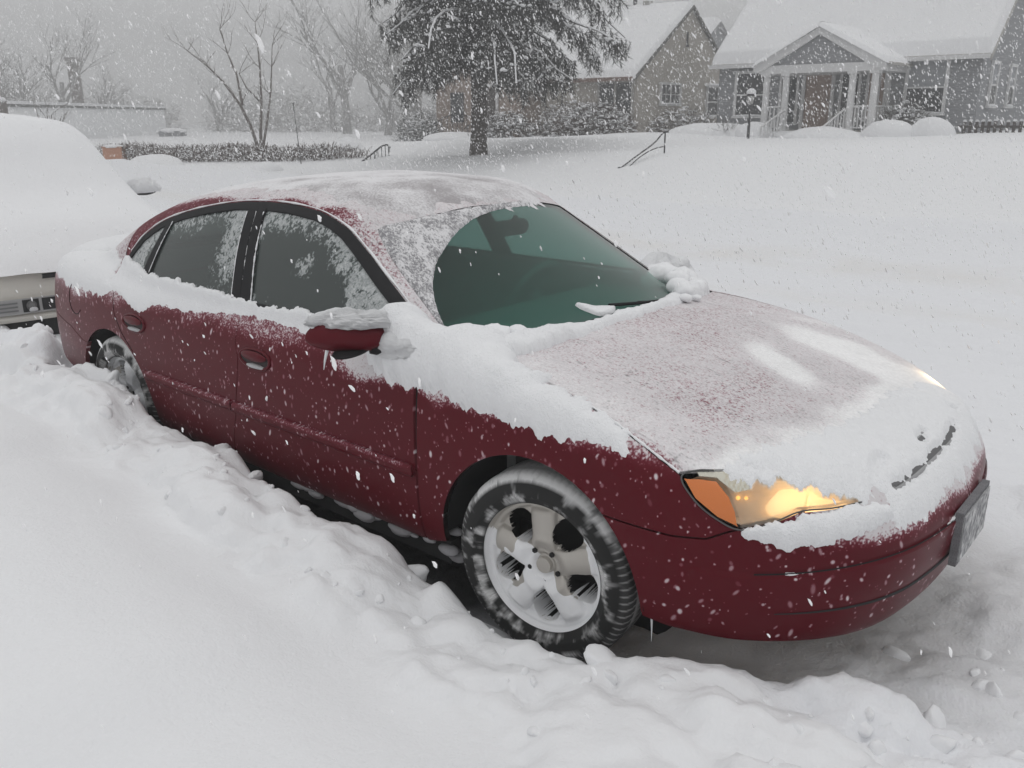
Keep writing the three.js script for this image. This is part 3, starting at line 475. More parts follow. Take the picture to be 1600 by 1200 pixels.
// wipers
for (const [a, b, c] of [[[1.13, .995, -.05], [1.02, 1.035, .28], .50], [[1.10, 1.0, -.55], [1.01, 1.04, -.15], .5]]) {
  const w = new THREE.Group(); w.name = 'wiper'; car.add(w);
  const lie = (x, z, h) => { const p = onTop(x, z); return [p[0], p[1] + h, p[2]]; };
  part('wiper_arm', [tubeOf([lie(1.165, b[2] - .30, .0), lie(1.14, b[2] - .1, .004), lie(1.115, b[2] + .05, .006)], .007, 6, 16)], M.blackTrim, w);
  part('wiper_blade', [tubeOf([lie(1.145, b[2] - .25, .004), lie(1.125, b[2], .006), lie(1.09, b[2] + .22, .009)], .007, 6, 16)], M.blackTrim, w);
}
{ // what shows through the glass
  part('dashboard', [bx(.55, .16, 1.42, .80, .86, 0), bx(.3, .10, 1.40, .98, .90, 0), bx(.10, .3, 1.40, .60, .74, 0)], M.cabin, car);
  for (const z of [.37, -.37]) { const s = new THREE.Group(); s.name = 'front_seat'; s.position.set(-.28, .3, z); car.add(s);
    const back = new THREE.CapsuleGeometry(.20, .34, 6, 16); back.scale(.42, 1, 1.1); back.rotateZ(.28); back.translate(-.22, .42, 0); part('backrest', back, M.cabin, s);
    const cu = new THREE.CapsuleGeometry(.2, .28, 6, 16); cu.rotateZ(Math.PI / 2); cu.scale(1, .45, 1.15); cu.translate(.1, .1, 0); part('cushion', cu, M.cabin, s);
    const hd = new THREE.CapsuleGeometry(.075, .12, 6, 16); hd.rotateX(Math.PI / 2); hd.scale(.6, 1.05, 1); hd.rotateZ(.2); hd.translate(-.37, .80, 0); part('headrest', hd, M.cabin, s); }
  { const hl = panel(wrap, [onTop(-1.1, .50), onTop(-.3, .56), onTop(.25, .52), onTop(.33, .3), onTop(.36, 0), onTop(-1.15, 0)], { gap: 0, fold: 0, lift: -.035, step: .06 }); part('headliner', mergeGeometries([hl, mirrorZ(hl)]), lin(.5, .5, .48, .9), car); }
  part('rear_seat', [bx(.16, .55, 1.3, -1.25, .68, 0, 0, .3), bx(.5, .18, 1.3, -.98, .42, 0)], M.cabin, car);
  const st = new THREE.TorusGeometry(.185, .016, 8, 40); st.rotateY(Math.PI / 2); st.rotateZ(-.45); st.translate(.36, .90, -.37); part('steering_wheel', [st, bar([.36, .9, -.37], [.6, .78, -.37], .03)], M.cabin, car);
  const rv = new THREE.CapsuleGeometry(.036, .17, 6, 14); rv.rotateX(Math.PI / 2); rv.scale(.6, 1, 1); rv.translate(.44, 1.262, -.10); part('rear_view_mirror', [rv, bar([.45, 1.27, -.1], [.49, 1.315, -.08], .012)], M.dark, car);
  part('cabin_lining', [bx(2.6, .03, 1.5, -.3, .32, 0), bx(2.1, .62, .03, -.25, .66, .76), bx(2.1, .62, .03, -.25, .66, -.76), bx(.04, .5, 1.4, 1.12, .66, 0), bx(.55, .03, 1.3, -1.6, .98, 0)], M.cabin, car);
}
// ---------- wheels ----------
function makeWheel(name, x, z, side, steer, snowy, turn) {
  const w = new THREE.Group(); w.name = name; w.position.set(x, .33, z); w.rotation.y = side > 0 ? steer : Math.PI + steer; car.add(w);
  const N = 640, prof = [[.225, .090], [.236, .098], [.246, .105], [.253, .109], [.255, .1125], [.260, .111], [.268, .1125], [.28, .111], [.297, .106], [.311, .099], [.321, .091], [.327, .083], [.3305, .070], [.332, .055], [.3325, .040], [.333, .034], [.333, .012], [.333, -.012], [.333, -.034], [.3325, -.040], [.332, -.055], [.3305, -.070], [.325, -.084], [.30, -.104], [.26, -.11], [.205, -.098]];
  const pos = [], col = [], idx = [], m = prof.length;
  for (let i = 0; i <= N; i++) { const a = i / N * 2 * Math.PI; prof.forEach(([r, d], j) => {
    const tread = j >= 9 && j <= 22, row = Math.abs(d) < .037 ? 0 : 1; let R = r, snow = 0;
    if (tread) { const ph = (i + (row ? 4 : 0) + Math.round(d * 40)) % 8, groove = Math.abs(Math.abs(d) - .037) < .004 || ph < 1.5; if (groove) { R -= .0022; snow = .42; } else snow = .05; }
    else if (j > 0 && j < 10) snow = clamp(fbm(R * Math.cos(a) * 26 + 9, R * Math.sin(a) * 26 + side * 5, 5, 71) * 2.4 - .52 + .75 * sstep(.276, .25, r) + snowy * .9, 0, 1) * (.55 + .4 * h2(i, j, 5));
    const top = clamp(Math.sin(a) * .5 + .3, 0, 1); if (tread) snow = clamp(snow * (.4 + .6 * sstep(-.4, .2, fbm(a * 5, d * 30, 3, 73))) + 1.1 * sstep(.45, .75, top + .35 * fbm(a * 11, d * 34, 3, 72)), 0, .9);
    pos.push(R * Math.cos(a), R * Math.sin(a), d); const v = mix(.026, 1.4, snow); col.push(v, v, v);
  }); }
  for (let i = 0; i < N; i++) for (let j = 0; j < m - 1; j++) { const a = i * m + j, b = a + m; idx.push(a, a + 1, b, b, a + 1, b + 1); }
  const g = new THREE.BufferGeometry(); g.setAttribute('position', new THREE.Float32BufferAttribute(pos, 3)); g.setAttribute('color', new THREE.Float32BufferAttribute(col, 3)); g.setIndex(idx); g.computeVertexNormals();
  part('tyre', g, M.tyre, w);
  // five-spoke face as a relief: raised spokes, deep openings
  const step5 = 2 * Math.PI / 5, A = 400, Rn = 74;
  const face = (r, a) => {
    const k = Math.round((a - turn) / step5), d = a - turn - k * step5, ds = Math.abs(d) * r; // distance from the spoke's axis
    const ha = (d + step5 * 1.5) % step5 - step5 / 2 * 0, hx = r * Math.cos(Math.abs(d) - step5 / 2) - .134, hy = r * Math.sin(Math.abs(d) - step5 / 2);
    const q = Math.hypot(hx / .048, hy / (.043 + .30 * Math.max(0, hx) * .5 - .18 * Math.max(0, -hx)));
    let z = .046 + .016 * sstep(.11, .03, r) + .030 * Math.pow(clamp(1 - (ds / .044) ** 2, 0, 1), .4) * sstep(.045, .09, r) * sstep(.205, .165, r);
    z -= .012 * sstep(.045, .03, r) - .004 * sstep(.03, .025, r);
    z = mix(z, .060, sstep(.178, .19, r)); z += .022 * sstep(.198, .206, r) + .006 * sstep(.212, .218, r);
    const open = sstep(1.06, .98, q); return [z - .125 * open, open];
  };
  const polar = (f, r0, r1) => { const P = [], I = [], T = []; for (let i = 0; i < A; i++) for (let j = 0; j <= Rn; j++) { const a = i / A * 2 * Math.PI, r = mix(r0, r1, j / Rn), q = f(r, a); P.push(r * Math.cos(a), r * Math.sin(a), q[0]); T.push(q[1]); }
    for (let i = 0; i < A; i++) for (let j = 0; j < Rn; j++) { const a = i * (Rn + 1) + j, b = (i + 1) % A * (Rn + 1) + j; I.push([a, b, a + 1], [b, b + 1, a + 1]); } return { P, I, T }; };
  const build = (o, keep) => { const t = new THREE.BufferGeometry(), I = []; for (const f of o.I) if (keep(f.map((k) => o.T[k]))) I.push(...f); t.setAttribute('position', new THREE.Float32BufferAttribute(o.P, 3)); t.setIndex(I); const u = t.clone(); u.computeVertexNormals(); return u; };
  const F = polar((r, a) => face(r * .906, a), .004, .247), rim = part('rim', build(F, (t) => Math.max(...t) < .2), M.rim, w);
  part('brake_disc', [new THREE.CylinderGeometry(.15, .15, .02, 32).rotateX(Math.PI / 2).translate(0, 0, -.06), new THREE.CylinderGeometry(.244, .244, .16, 40, 1, true).rotateX(Math.PI / 2).translate(0, 0, .0)], M.dark, w);
  const lip = new THREE.TorusGeometry(.2475, .005, 8, 90); lip.translate(0, 0, .096); const nuts = []; for (let k = 0; k < 5; k++) { const a = turn + (k + .5) * step5; nuts.push(new THREE.CylinderGeometry(.009, .009, .012, 6).rotateX(Math.PI / 2).translate(.056 * Math.cos(a), .056 * Math.sin(a), .063)); }
  part('rim_lip', lip, M.rim, w); for (const g of nuts) part('lug_nut', g, M.dark, w); part('hub_cap', new THREE.CylinderGeometry(.027, .029, .012, 28).rotateX(Math.PI / 2).translate(0, 0, .062), M.rim, w);
  // snow caught on the face
  const S = polar((r, a) => { r *= .906; const [z, o] = face(r, a), x = r * Math.cos(a), y = r * Math.sin(a); const low = -y; let c = fbm(x * 5.5 + 3 * side + turn, y * 5.5 + snowy, 4, 81) * 1.2 - .24 + snowy + .42 * sstep(-.03, .12, -y + .35 * x) + .55 * sstep(.10, .19, low) * sstep(.05, -.02, Math.abs(x) - .11) + .35 * sstep(.07, .02, Math.hypot(x + .02, y + .04)) + .5 * sstep(.160, .185, r) * (.55 + .45 * Math.sin(a * 2 + 1)); c -= .5 * sstep(.03, .026, r); if (o > .02) c = -.4; return [z + clamp(c, -.4, .6) * .016 - .0006, c]; }, .006, .234);
  const sg = build(S, (t) => Math.max(...t) > 0.02); part('snow', sg, M.carSnow, w);
  return w;
}
makeWheel('front_wheel', WB, .785, 1, .10, 0, .36); makeWheel('front_wheel', WB, -.785, -1, .10, .1, 1);
makeWheel('rear_wheel', -WB, .782, 1, 0, .62, .1); makeWheel('rear_wheel', -WB, -.782, -1, 0, .3, 2);

// ---------- snow lying on the car ----------
const snow = (g, m = M.carSnow) => part('snow_cover', g, m, car);
const T2 = (l) => l.map(([x, z]) => onTop(x, z)), S2 = (l) => l.map(([x, y]) => onSide(x, y));
// the heap shoved off the windshield onto the fender
snow(snowLayer(wrap, [[.60, 1.045, .81], [.69, 1.07, .755], [.80, 1.02, .745], [.885, .985, .735], [.93, .99, .655], [.99, .98, .62], [1.075, .975, .63], [1.14, .96, .72], [1.22, .95, .752], [1.32, .938, .771], [1.46, .913, .793], [1.59, .885, .812], [1.665, .86, .83], [1.70, .815, .872], [1.62, .815, .889], [1.537, .808, .898], [1.373, .808, .905], [1.19, .822, .908], [1.015, .84, .903], [.88, .838, .905], [.76, .845, .905], [.665, .855, .90], [.60, .905, .885], [.56, .98, .85]],
  { T: (x, y, z) => .02 + .085 * sstep(1.72, .95, x) * sstep(.45, .75, x) + .012 * sstep(1.7, 1.2, x) + .06 * Math.exp(-((x - .74) ** 2 + (z - .86) ** 2) / .012), edge: .15, ragged: .018, bumps: .3, freq: 9, up: .6, step: .011, s: 101 }));
// on the near mirror
{ const g = new THREE.SphereGeometry(1, 48, 24, 0, 2 * Math.PI, 0, Math.PI * .56), p = g.attributes.position; for (let i = 0; i < p.count; i++) { const x = p.getX(i), y = p.getY(i), z = p.getZ(i), n = 1 + .34 * fbm(x * 2.6 + 5, z * 2.6 + y * 2, 5, 111) + .1 * fbm(x * 11, z * 11 + y * 7, 3, 114); p.setXYZ(i, .665 - z * .06 + x * .088 * n, 1.062 + y * .047 * n + .010 * z, 1.0 + z * .137 * n - .012); } g.computeVertexNormals(); snow(g);
  const b = new THREE.SphereGeometry(1, 40, 24), q = b.attributes.position; for (let i = 0; i < q.count; i++) { const x = q.getX(i), y = q.getY(i), z = q.getZ(i), n = 1 + .3 * fbm(x * 2.1 + 1, z * 2.1 + y * 2.4, 5, 112); q.setXYZ(i, .765 + x * .12 * n, .985 + y * .055 * n, .885 + z * .075 * n); } b.computeVertexNormals(); snow(b);
  const f = new THREE.SphereGeometry(1, 40, 24), w = f.attributes.position; for (let i = 0; i < w.count; i++) { const x = w.getX(i), y = w.getY(i), z = w.getZ(i), n = 1 + .55 * fbm(x * 1.8 + 4, z * 1.8 + y * 2, 5, 113); w.setXYZ(i, .73 + x * .13 * n, .975 + y * .085 * n, -.97 + z * .15 * n); } f.computeVertexNormals(); snow(f); }
// belt line, under the windows
snow(snowLayer(wrap, S2([[-1.40, 1.06], [-1.30, 1.055], [-1.12, 1.018], [-.90, 1.022], [-.65, 1.02], [-.40, 1.012], [-.14, 1.004], [.10, 1.012], [.28, 1.018], [.45, 1.04], [.60, 1.06], [.68, 1.03], [.62, .96], [.50, .935], [.30, .925], [.08, .942], [-.15, .935], [-.35, .925], [-.55, .90], [-.75, .895], [-.92, .885], [-1.02, .845], [-1.10, .838], [-1.18, .875], [-1.30, .90], [-1.42, .93]]), { T: (x, y) => .005 + .019 * sstep(.95, 1.0, y), edge: .05, ragged: .011, up: .5, bumps: .6, freq: 20, s: 121, step: .010 }));
// trunk and the rear shoulder
snow(snowLayer(wrap, [onTop(-1.50, .74), onSide(-1.42, .965), onSide(-1.35, .91), onSide(-1.45, .875), onSide(-1.58, .868), [-1.72, .875, .885], [-1.86, .88, .87], [-1.98, .895, .85], onTail(38, .90), onTail(44, .93), onTop(-2.20, .66), onTop(-2.0, .60), onTop(-1.8, .63), onTop(-1.62, .70)], { T: .018, edge: .09, ragged: .022, up: .7, bumps: .35, freq: 12, s: 141, step: .012 }));
snow(snowLayer(over, T2([[-1.98, -.62], [-1.96, 0], [-1.98, .62], [-2.2, .70], [-2.40, .60], [-2.52, .3], [-2.53, 0], [-2.52, -.3], [-2.4, -.6], [-2.2, -.68]]), { T: .03, edge: .12, ragged: .02, up: 1, s: 151, step: .025 }));
// roof: thin wind-combed cover
snow(snowLayer(over, T2([[.40, -.42], [.43, -.1], [.43, .2], [.39, .42], [.28, .54], [.10, .565], [-.12, .55], [-.30, .53], [-.45, .56], [-.62, .54], [-.82, .55], [-1.0, .52], [-1.2, .46], [-1.25, 0], [-1.2, -.5], [-.8, -.60], [-.2, -.62], [.15, -.61]]),
  { T: .017, edge: .22, ragged: .05, rfreq: 12, up: .7, bumps: 0, s: 161, step: .014, shape: (x, y, z) => Math.max(.18, .55 + .9 * fbm((x * .55 + z * .84) * 2.2, (z * .55 - x * .84) * 1.0, 4, 701)) }), M.combed);
// frozen skin on the part of the windshield that was not wiped
snow(snowLayer(over, T2([[.425, -.27], [.455, -.06], [.484, .19], [.548, .41], [.625, .563], [.72, .654], [.85, .715], [.93, .715], [.925, .735], [.80, .712], [.69, .690], [.59, .668], [.49, .644], [.41, .618], [.345, .58], [.375, .45], [.405, .28], [.425, 0], [.41, -.28]]), { T: .008, edge: .02, ragged: .002, up: .2, bumps: 1.2, freq: 46, s: 171, step: .0085 }), M.frost);
// along the base of the windshield, over the wipers
snow(snowLayer(over, T2([[.93, .70], [1.01, .64], [1.075, .50], [1.10, .40], [1.12, .28], [1.135, .1], [1.135, -.1], [1.12, -.28], [1.08, -.42], [1.04, -.56], [1.0, -.70], [1.08, -.74], [1.15, -.6], [1.18, -.42], [1.19, -.2], [1.198, 0], [1.19, .25], [1.182, .45], [1.165, .60], [1.13, .72], [1.02, .76]]), { T: (x, y, z) => .026 + .03 * sstep(-.35, -.55, z) * (1 + .5 * noise(x * 18, z * 18, 7)) + .025 * sstep(.3, .55, z), edge: .035, ragged: .010, up: .85, bumps: .4, freq: 16, s: 181, step: .010 }));
{ // crumbs at the far corner and the little fin on the wiper tip
  const lump = (x, z, r, h, s) => { const g = new THREE.IcosahedronGeometry(1, 4), p = g.attributes.position, b = onTop(x, z); for (let i = 0; i < p.count; i++) { const q = [p.getX(i), p.getY(i), p.getZ(i)], n = 1 + .35 * fbm(q[0] * 1.8 + s, q[2] * 1.8 + q[1] * 1.3, 4, s); p.setXYZ(i, b[0] + q[0] * r * n, b[1] + h + q[1] * r * .75 * n, b[2] + q[2] * r * n); } return mergeVertices((g.deleteAttribute('normal'), g.deleteAttribute('uv'), g)); };
  for (const a of [[1.03, -.56, .055, .05, 1], [1.08, -.50, .05, .03, 2], [1.13, -.44, .045, .03, 3], [1.19, -.36, .026, .02, 4], [1.20, -.43, .020, .015, 5], [1.0, -.66, .06, .05, 6], [1.10, -.62, .05, .02, 7], [.99, .63, .055, .02, 8], [1.04, .56, .04, .02, 9], [.93, .71, .06, .015, 10], [.80, -.80, .10, .0, 12], [.88, -.72, .085, .02, 13]]) { const g = lump(...a); g.computeVertexNormals(); snow(g); }
  const f = [onTop(1.02, .20), onTop(1.06, .13), onTop(1.10, .04), onTop(1.12, .10), onTop(1.11, .16), onTop(1.07, .185)]; snow(snowLayer(over, f, { T: .012, edge: .015, ragged: .002, up: .6, s: 191, step: .006 }));
}
// nose: drifted over the grille and bumper top, scuffed open where the grille shows
const crevices = [[[2.249, .42], [2.24, .36], [2.235, .31]], [[2.30, .39], [2.318, .29], [2.322, .19], [2.322, .05], [2.32, -.08], [2.30, -.234]], [[2.272, .06], [2.262, 0]], [[2.263, -.33], [2.27, -.36]], [[2.266, .478], [2.270, .470]]];
const nearCrevice = (x, z) => { let d = 1; for (const c of crevices) for (let i = 0; i < c.length - 1; i++) { const [a, b] = c[i], [e, f] = c[i + 1], t = clamp(((x - a) * (e - a) + (z - b) * (f - b)) / ((e - a) ** 2 + (f - b) ** 2), 0, 1); d = Math.min(d, Math.hypot(x - mix(a, e, t), z - mix(b, f, t))); } return d; };
snow(snowLayer(wrap, [...T2([[1.97, .70], [2.0, .55], [2.03, .42], [2.06, .30], [2.09, .1], [2.09, -.1], [2.10, -.3], [2.14, -.48], [2.2, -.58]]), onNose(128, .70), onNose(115, .655), onNose(100, .64), onNose(92, .635), onNose(82, .632), onNose(74, .625), onNose(66, .62), onNose(60, .628), ...T2([[2.285, .45]]), [2.264, .707, .53], onTop(2.20, .575), onTop(2.11, .635), onTop(2.04, .695), onTop(1.985, .745)],
  { T: .019, edge: .12, ragged: .022, up: .6, bumps: .5, freq: 9, s: 201, step: .0065, shape: (x, y, z) => { const d = nearCrevice(x, z); return mix(.0, 1, sstep(-.002, .02, d - .002 + .014 * fbm(x * 22, z * 22, 3, 203) + .010 * fbm(x * 70, z * 70, 2, 204))); } }));
// below the near headlight
snow(snowLayer(wrap, [[2.03, .646, .813], [2.06, .656, .792], [2.10, .672, .760], [2.155, .695, .696], [2.212, .703, .62], [2.265, .703, .53], [2.30, .69, .48], [2.325, .655, .46], [2.275, .63, .60], [2.20, .605, .70], [2.13, .603, .755], [2.07, .62, .79]], { T: .028, edge: .05, ragged: .010, up: .4, bumps: .35, freq: 14, s: 211, step: .008 }));
snow(snowLayer(wrap, [onTop(1.955, .745), onTop(2.03, .67), onTop(2.095, .61), onTop(2.185, .555), onTop(2.235, .53), [2.235, .722, .553], [2.19, .738, .580], [2.15, .752, .612], [2.11, .757, .655], [2.07, .760, .70], [2.03, .756, .745], [1.99, .765, .775]], { T: .004, edge: .02, ragged: .02, rfreq: 30, up: .3, bumps: 1.6, freq: 50, s: 226, step: .005 }));
// the ledge of the bumper crease
snow(snowLayer(wrap, [onNose(40, .520), onNose(50, .523), onNose(62, .540), onNose(74, .553), onNose(86, .562), onNose(86, .572), onNose(74, .562), onNose(62, .549), onNose(50, .532), onNose(40, .527)], { T: .008, edge: .008, ragged: .004, rfreq: 40, up: .4, s: 223, step: .005 }));
// crusts on the side windows
const crust = (pts, T = .008, s = 1) => snow(snowLayer(wrap, S2(pts), { T, edge: .03, ragged: .028, rfreq: 16, up: .15, bumps: .9, freq: 34, s, step: .008 }), M.frost);
// caked on the sill behind the front wheel
for (let k = 0; k < 34; k++) { const x = rr(.05, .98), g = new THREE.IcosahedronGeometry(rr(.008, .026), 3), p = g.attributes.position, s = k * 3; for (let i = 0; i < p.count; i++) { const n = 1 + .5 * fbm(p.getX(i) * 30 + s, p.getY(i) * 30 + p.getZ(i) * 21, 3, s); p.setXYZ(i, p.getX(i) * n * 2.2, p.getY(i) * n * .8, p.getZ(i) * n); } g.translate(x, x > .9 ? rr(.14, .32) : rr(.24, .275), x > .9 ? rr(.78, .86) : rr(.84, .875)); g.deleteAttribute('normal'); g.deleteAttribute('uv'); const q = mergeVertices(g); q.computeVertexNormals(); snow(q, M.frost); }
part('icicle', [taperTube([[1.79, .30, .84], [1.793, .26, .842], [1.795, .215, .843]], [.004, .0025, .0008], 6), taperTube([[.52, .95, 1.0], [.50, .90, 1.0], [.49, .865, 1.0]], [.007, .004, .001], 6)], lin(.8, .82, .84, .3), car);

{ // rime along the window trim
  const run = (pts, r) => { const P = pts.map((p) => { const q = onSide(...p), n = normalAt(...q); return [q[0] + n[0] * .005, q[1] + n[1] * .005, q[2] + n[2] * .005]; }); const c = new THREE.CatmullRomCurve3(P.map((p) => new THREE.Vector3(...p))), N = 90, S = c.getSpacedPoints(N); snow(taperTube(S.map((p) => p.toArray()), S.map((_, i) => Math.max(.0006, r * (.75 + .9 * fbm(i * .35, r * 900, 3, 251)))), 6)); };
  const hs = hoodSide.slice(3).map(([x, z]) => { const p = onTop(x, z); return [p[0], p[1] + .002, p[2]]; }); const hc = new THREE.CatmullRomCurve3(hs.map((p) => new THREE.Vector3(...p))).getSpacedPoints(70); snow(taperTube(hc.map((p) => p.toArray()), hc.map((_, i) => Math.max(.001, .0042 * (.9 + .8 * fbm(i * .4, 7, 3, 253)))), 6));
  run(dloTop.slice(0, 18).map(([x, y]) => [x, y + .004]), .0045); run([[-.315, .99], [-.36, 1.18], [-.405, 1.34]], .0028); run([[-.172, 1.0], [-.225, 1.18], [-.285, 1.345]], .0035); run([[-.244, 1.0], [-.29, 1.18], [-.342, 1.345]], .0022); run([[-1.075, 1.02], [-1.03, 1.14], [-.985, 1.26]], .0028);
  for (const hx of [-.078, -1.095]) { const c = onSide(hx, .787), g = mound(.06, .012, .014, 252); g.translate(c[0] + .01, c[1] - .030, c[2] + .006); snow(g); }
}
// ---------- ground: road, near snowbank, far lawn ----------
const lumps = [];
for (let i = 0; i < 560; i++) { const x = rr(-3.2, 2.6), t = Math.pow(rnd(), 1.3); const base = .93 + .05 * Math.sin(x * 2.3) + (x > 1.2 ? .08 : 0) - .28 * sstep(-1.9, -3, x); lumps.push([x, base + t * .40, rr(.025, .10) * (1 - .35 * t), rr(.35, 1)]); }
for (let i = 0; i < 66; i++) { const x = rr(-1.9, .95), e = .93 + .045 * Math.sin(x * 2.1 + .6) + .03 * Math.sin(x * 5.3) + .05 * sstep(.8, 1.7, x); lumps.push([x, e + rr(.04, .30), rr(.08, .15), rr(.45, .95)]); }
for (let i = 0; i < 260; i++) { const x = rr(1.75, 4.0), z = rr(-.3, 2.2); if (z > mix(.9, .42, sstep(1.7, 2.4, x))) lumps.push([x, z, rr(.05, .19), rr(.25, .85)]); }
for (let i = 0; i < 130; i++) lumps.push([rr(2.5, 4.2), rr(-1.6, .6), rr(.06, .2), rr(.05, .35)]);
for (let i = 0; i < 240; i++) lumps.push([rr(-26, 9), -9.9 + rr(-.8, .9), rr(.06, .18), rr(.05, .3)]);
const lumpGrid = new Map(); lumps.forEach((l) => { const r = l[2] * 1.5; for (let i = Math.floor((l[0] - r) * 2); i <= Math.floor((l[0] + r) * 2); i++) for (let j = Math.floor((l[1] - r) * 2); j <= Math.floor((l[1] + r) * 2); j++) { const k = i * 10007 + j; (lumpGrid.get(k) || lumpGrid.set(k, []).get(k)).push(l); } });
const terrace = tab([[-90, .25], [-45, .26], [-26, .28], [-19, .34], [-14, .56], [-9, .80], [-5, .92], [-3, .98], [6, 1.02], [30, 1.1]]);
function ground(x, z, fine = true) {
  let h = .035 + .018 * fbm(x * .8, z * .8, 3, 301);
  // near snowbank
  const edge = .93 + .045 * Math.sin(x * 2.1 + .6) + .03 * Math.sin(x * 5.3) - .34 * sstep(-1.7, -2.9, x) + .05 * sstep(.8, 1.7, x) - .48 * sstep(1.65, 2.6, x), s = z - edge;
  const fade = sstep(2.75, 1.7, x - .55 * (z - 1.2));
  let bank = sstep(-.045, .085, s) * .19 + sstep(.08, .42, s) * .045 + sstep(.45, 1.1, s) * .085 - .03 * sstep(1.2, 3, s);
  bank += .022 * Math.exp(-(((s - .22 - .04 * Math.sin(x * 2.7)) / .10) ** 2)) - .022 * Math.exp(-(((s - .50 - .05 * Math.sin(x * 1.3)) / .12) ** 2));
  bank += .055 * sstep(-.03, .08, s) * sstep(.75, .2, x); bank += .09 * sstep(-.02, .08, s) * sstep(-.8, -1.1, x) * sstep(-2.1, -1.8, x); bank *= mix(1, .55, sstep(-1.9, -2.5, x)) * mix(1, .58, sstep(.75, 1.15, x)); bank *= .25 + .75 * fade; bank += sstep(-.28, .25, s) * .09 * (1 - fade);
  h += bank;
  // between the two parked cars, and round the white one
  h += .17 * sstep(-2.35, -2.75, x) * sstep(-1.15, -.9, z) * sstep(1.1, .7, z) * sstep(-9, -7, x);
  // churned strip along the car and slush at its nose
  const w = sstep(-.08, .04, s) * sstep(.62, .30, s) * sstep(3.4, 2.4, x) * sstep(-6, -3.4, x) * mix(1, .5, sstep(-1.9, -2.5, x)) * mix(1, .7, sstep(.8, 1.2, x) * sstep(2.1, 1.7, x));
  if (fine) {
    h += w * (.065 * fbm(x * 3.6, z * 3.6, 5, 311) + .024 * (.4 - Math.abs(fbm(x * 13, z * 13, 3, 312))) + .012 * fbm(x * 34, z * 34, 2, 314));
    h += .010 * sstep(.3, .9, s) * fbm(x * 1.6, z * 3.4, 4, 313);
    const fr = sstep(1.7, 2.4, x) * sstep(5.5, 3.5, x) * sstep(-2.6, -1.0, z) * sstep(2.2, .8, z); h += fr * (.075 * fbm(x * 2.6, z * 2.6, 4, 315) + .035 * (.35 - Math.abs(fbm(x * 7, z * 7, 3, 316))) + .012 * fbm(x * 24, z * 24, 3, 318)) * sstep(-.9, .4, z + (x - 2.2));
    const L = lumpGrid.get(Math.floor(x * 2) * 10007 + Math.floor(z * 2)); let top = 0; if (L) for (const l of L) { const d = Math.hypot(x - l[0], z - l[1]) / (l[2] * (1 + .25 * noise(x * 16, z * 16, 317))); if (d < 1) { const v = l[2] * l[3] * .62 * Math.sqrt(1 - d * d); top = Math.max(top, v) + .18 * Math.min(top, v); } } h += top;
    // wheel track that leads out from the near front wheel
    const tz = .80 - .34 * sstep(1.5, 2.6, x), tr = sstep(.17, .11, Math.abs(z - tz)) * sstep(1.2, 1.6, x) * sstep(3.0, 2.0, x); h = mix(h, .012 + .006 * fbm(x * 20, z * 12, 3, 319), tr * .9);
  }
  // bare strip under the car
  const under = sstep(1.02, .93, Math.abs(z) + .04 * fbm(x * 3, z * 3, 2, 321)) * sstep(-1.15, -.85, x) * sstep(2.25, 1.9, x); h = mix(h, .012 + .008 * fbm(x * 12, z * 12, 3, 322), under * (s < .02 ? 1 : 0));
  h += .13 * sstep(-.95, -1.5, x) * sstep(-3.2, -2.6, x) * sstep(-1.0, -.8, z) * sstep(1.0, .9, z) * sstep(-.5, .45, z);
  // road: packed tracks running along the street
  if (z < -1.1) {
    const y = z + .12 * Math.sin(x * .11); let q = 0; for (const c of [-2.2, -3.7, -5.2, -6.7]) q += Math.exp(-(((y - c) / .38) ** 2));
    h += (.05 + .02 * fbm(x * .5, z * 3.5, 4, 331)) * sstep(-1.1, -1.6, z) - .045 * q + .012 * fbm(x * 1.2, z * 7, 4, 332) + .05 * Math.exp(-(((y + 7.7) / .35) ** 2)) * (.6 + noise(x * .8, 1, 333));
    if (fine && z > -8.5) h += .02 * Math.max(0, fbm(x * 2.4, z * 12, 4, 335));
  }
  // ridge thrown up by the plough, boulevard, terrace, lawn
  const pr = -9.9 - .3 * Math.sin(x * .23); h += (.15 + .10 * fbm(x * .7, 5, 3, 341) + .12 * sstep(-14, -24, x)) * Math.exp(-(((z - pr) / 1.0) ** 2)) * (.75 + .35 * fbm(x * 1.5, z * 1.5, 3, 342));
  h += .16 * sstep(-9.0, -10.5, z);
  const T = terrace(x), rise = sstep(-11.8 - .4 * Math.sin(x * .3), -16.4, z);
  h += (T - .12) * rise + .06 * sstep(-17, -29, z) + .10 * rise * fbm(x * .22, z * .22, 3, 343) * sstep(-29, -22, z) * sstep(-7, -12, x) + .05 * rise * fbm(x * .5, z * .7, 3, 344);
  h += .40 * sstep(-16.6, -19.2, z) * sstep(-23.6, -21.0, x) * sstep(-8, -15, x) * sstep(-32, -24, z);
  return h;
}
function axis(pts) { const o = [pts[0][0]]; for (let k = 0; k < pts.length - 1; k++) { const [a, s0] = pts[k], [b, s1] = pts[k + 1]; let x = a; const L = b - a; while (x < b - 1e-6) { const t = (x - a) / L; x += mix(s0, s1, t); if (x > b - .4 * s1) x = b; o.push(x); } } return o; }
const gx = axis([[-140, 6], [-60, 2.5], [-24, .45], [-8, .16], [-3.2, .026], [3.6, .026], [8, .2], [24, 1.2], [70, 5]]);
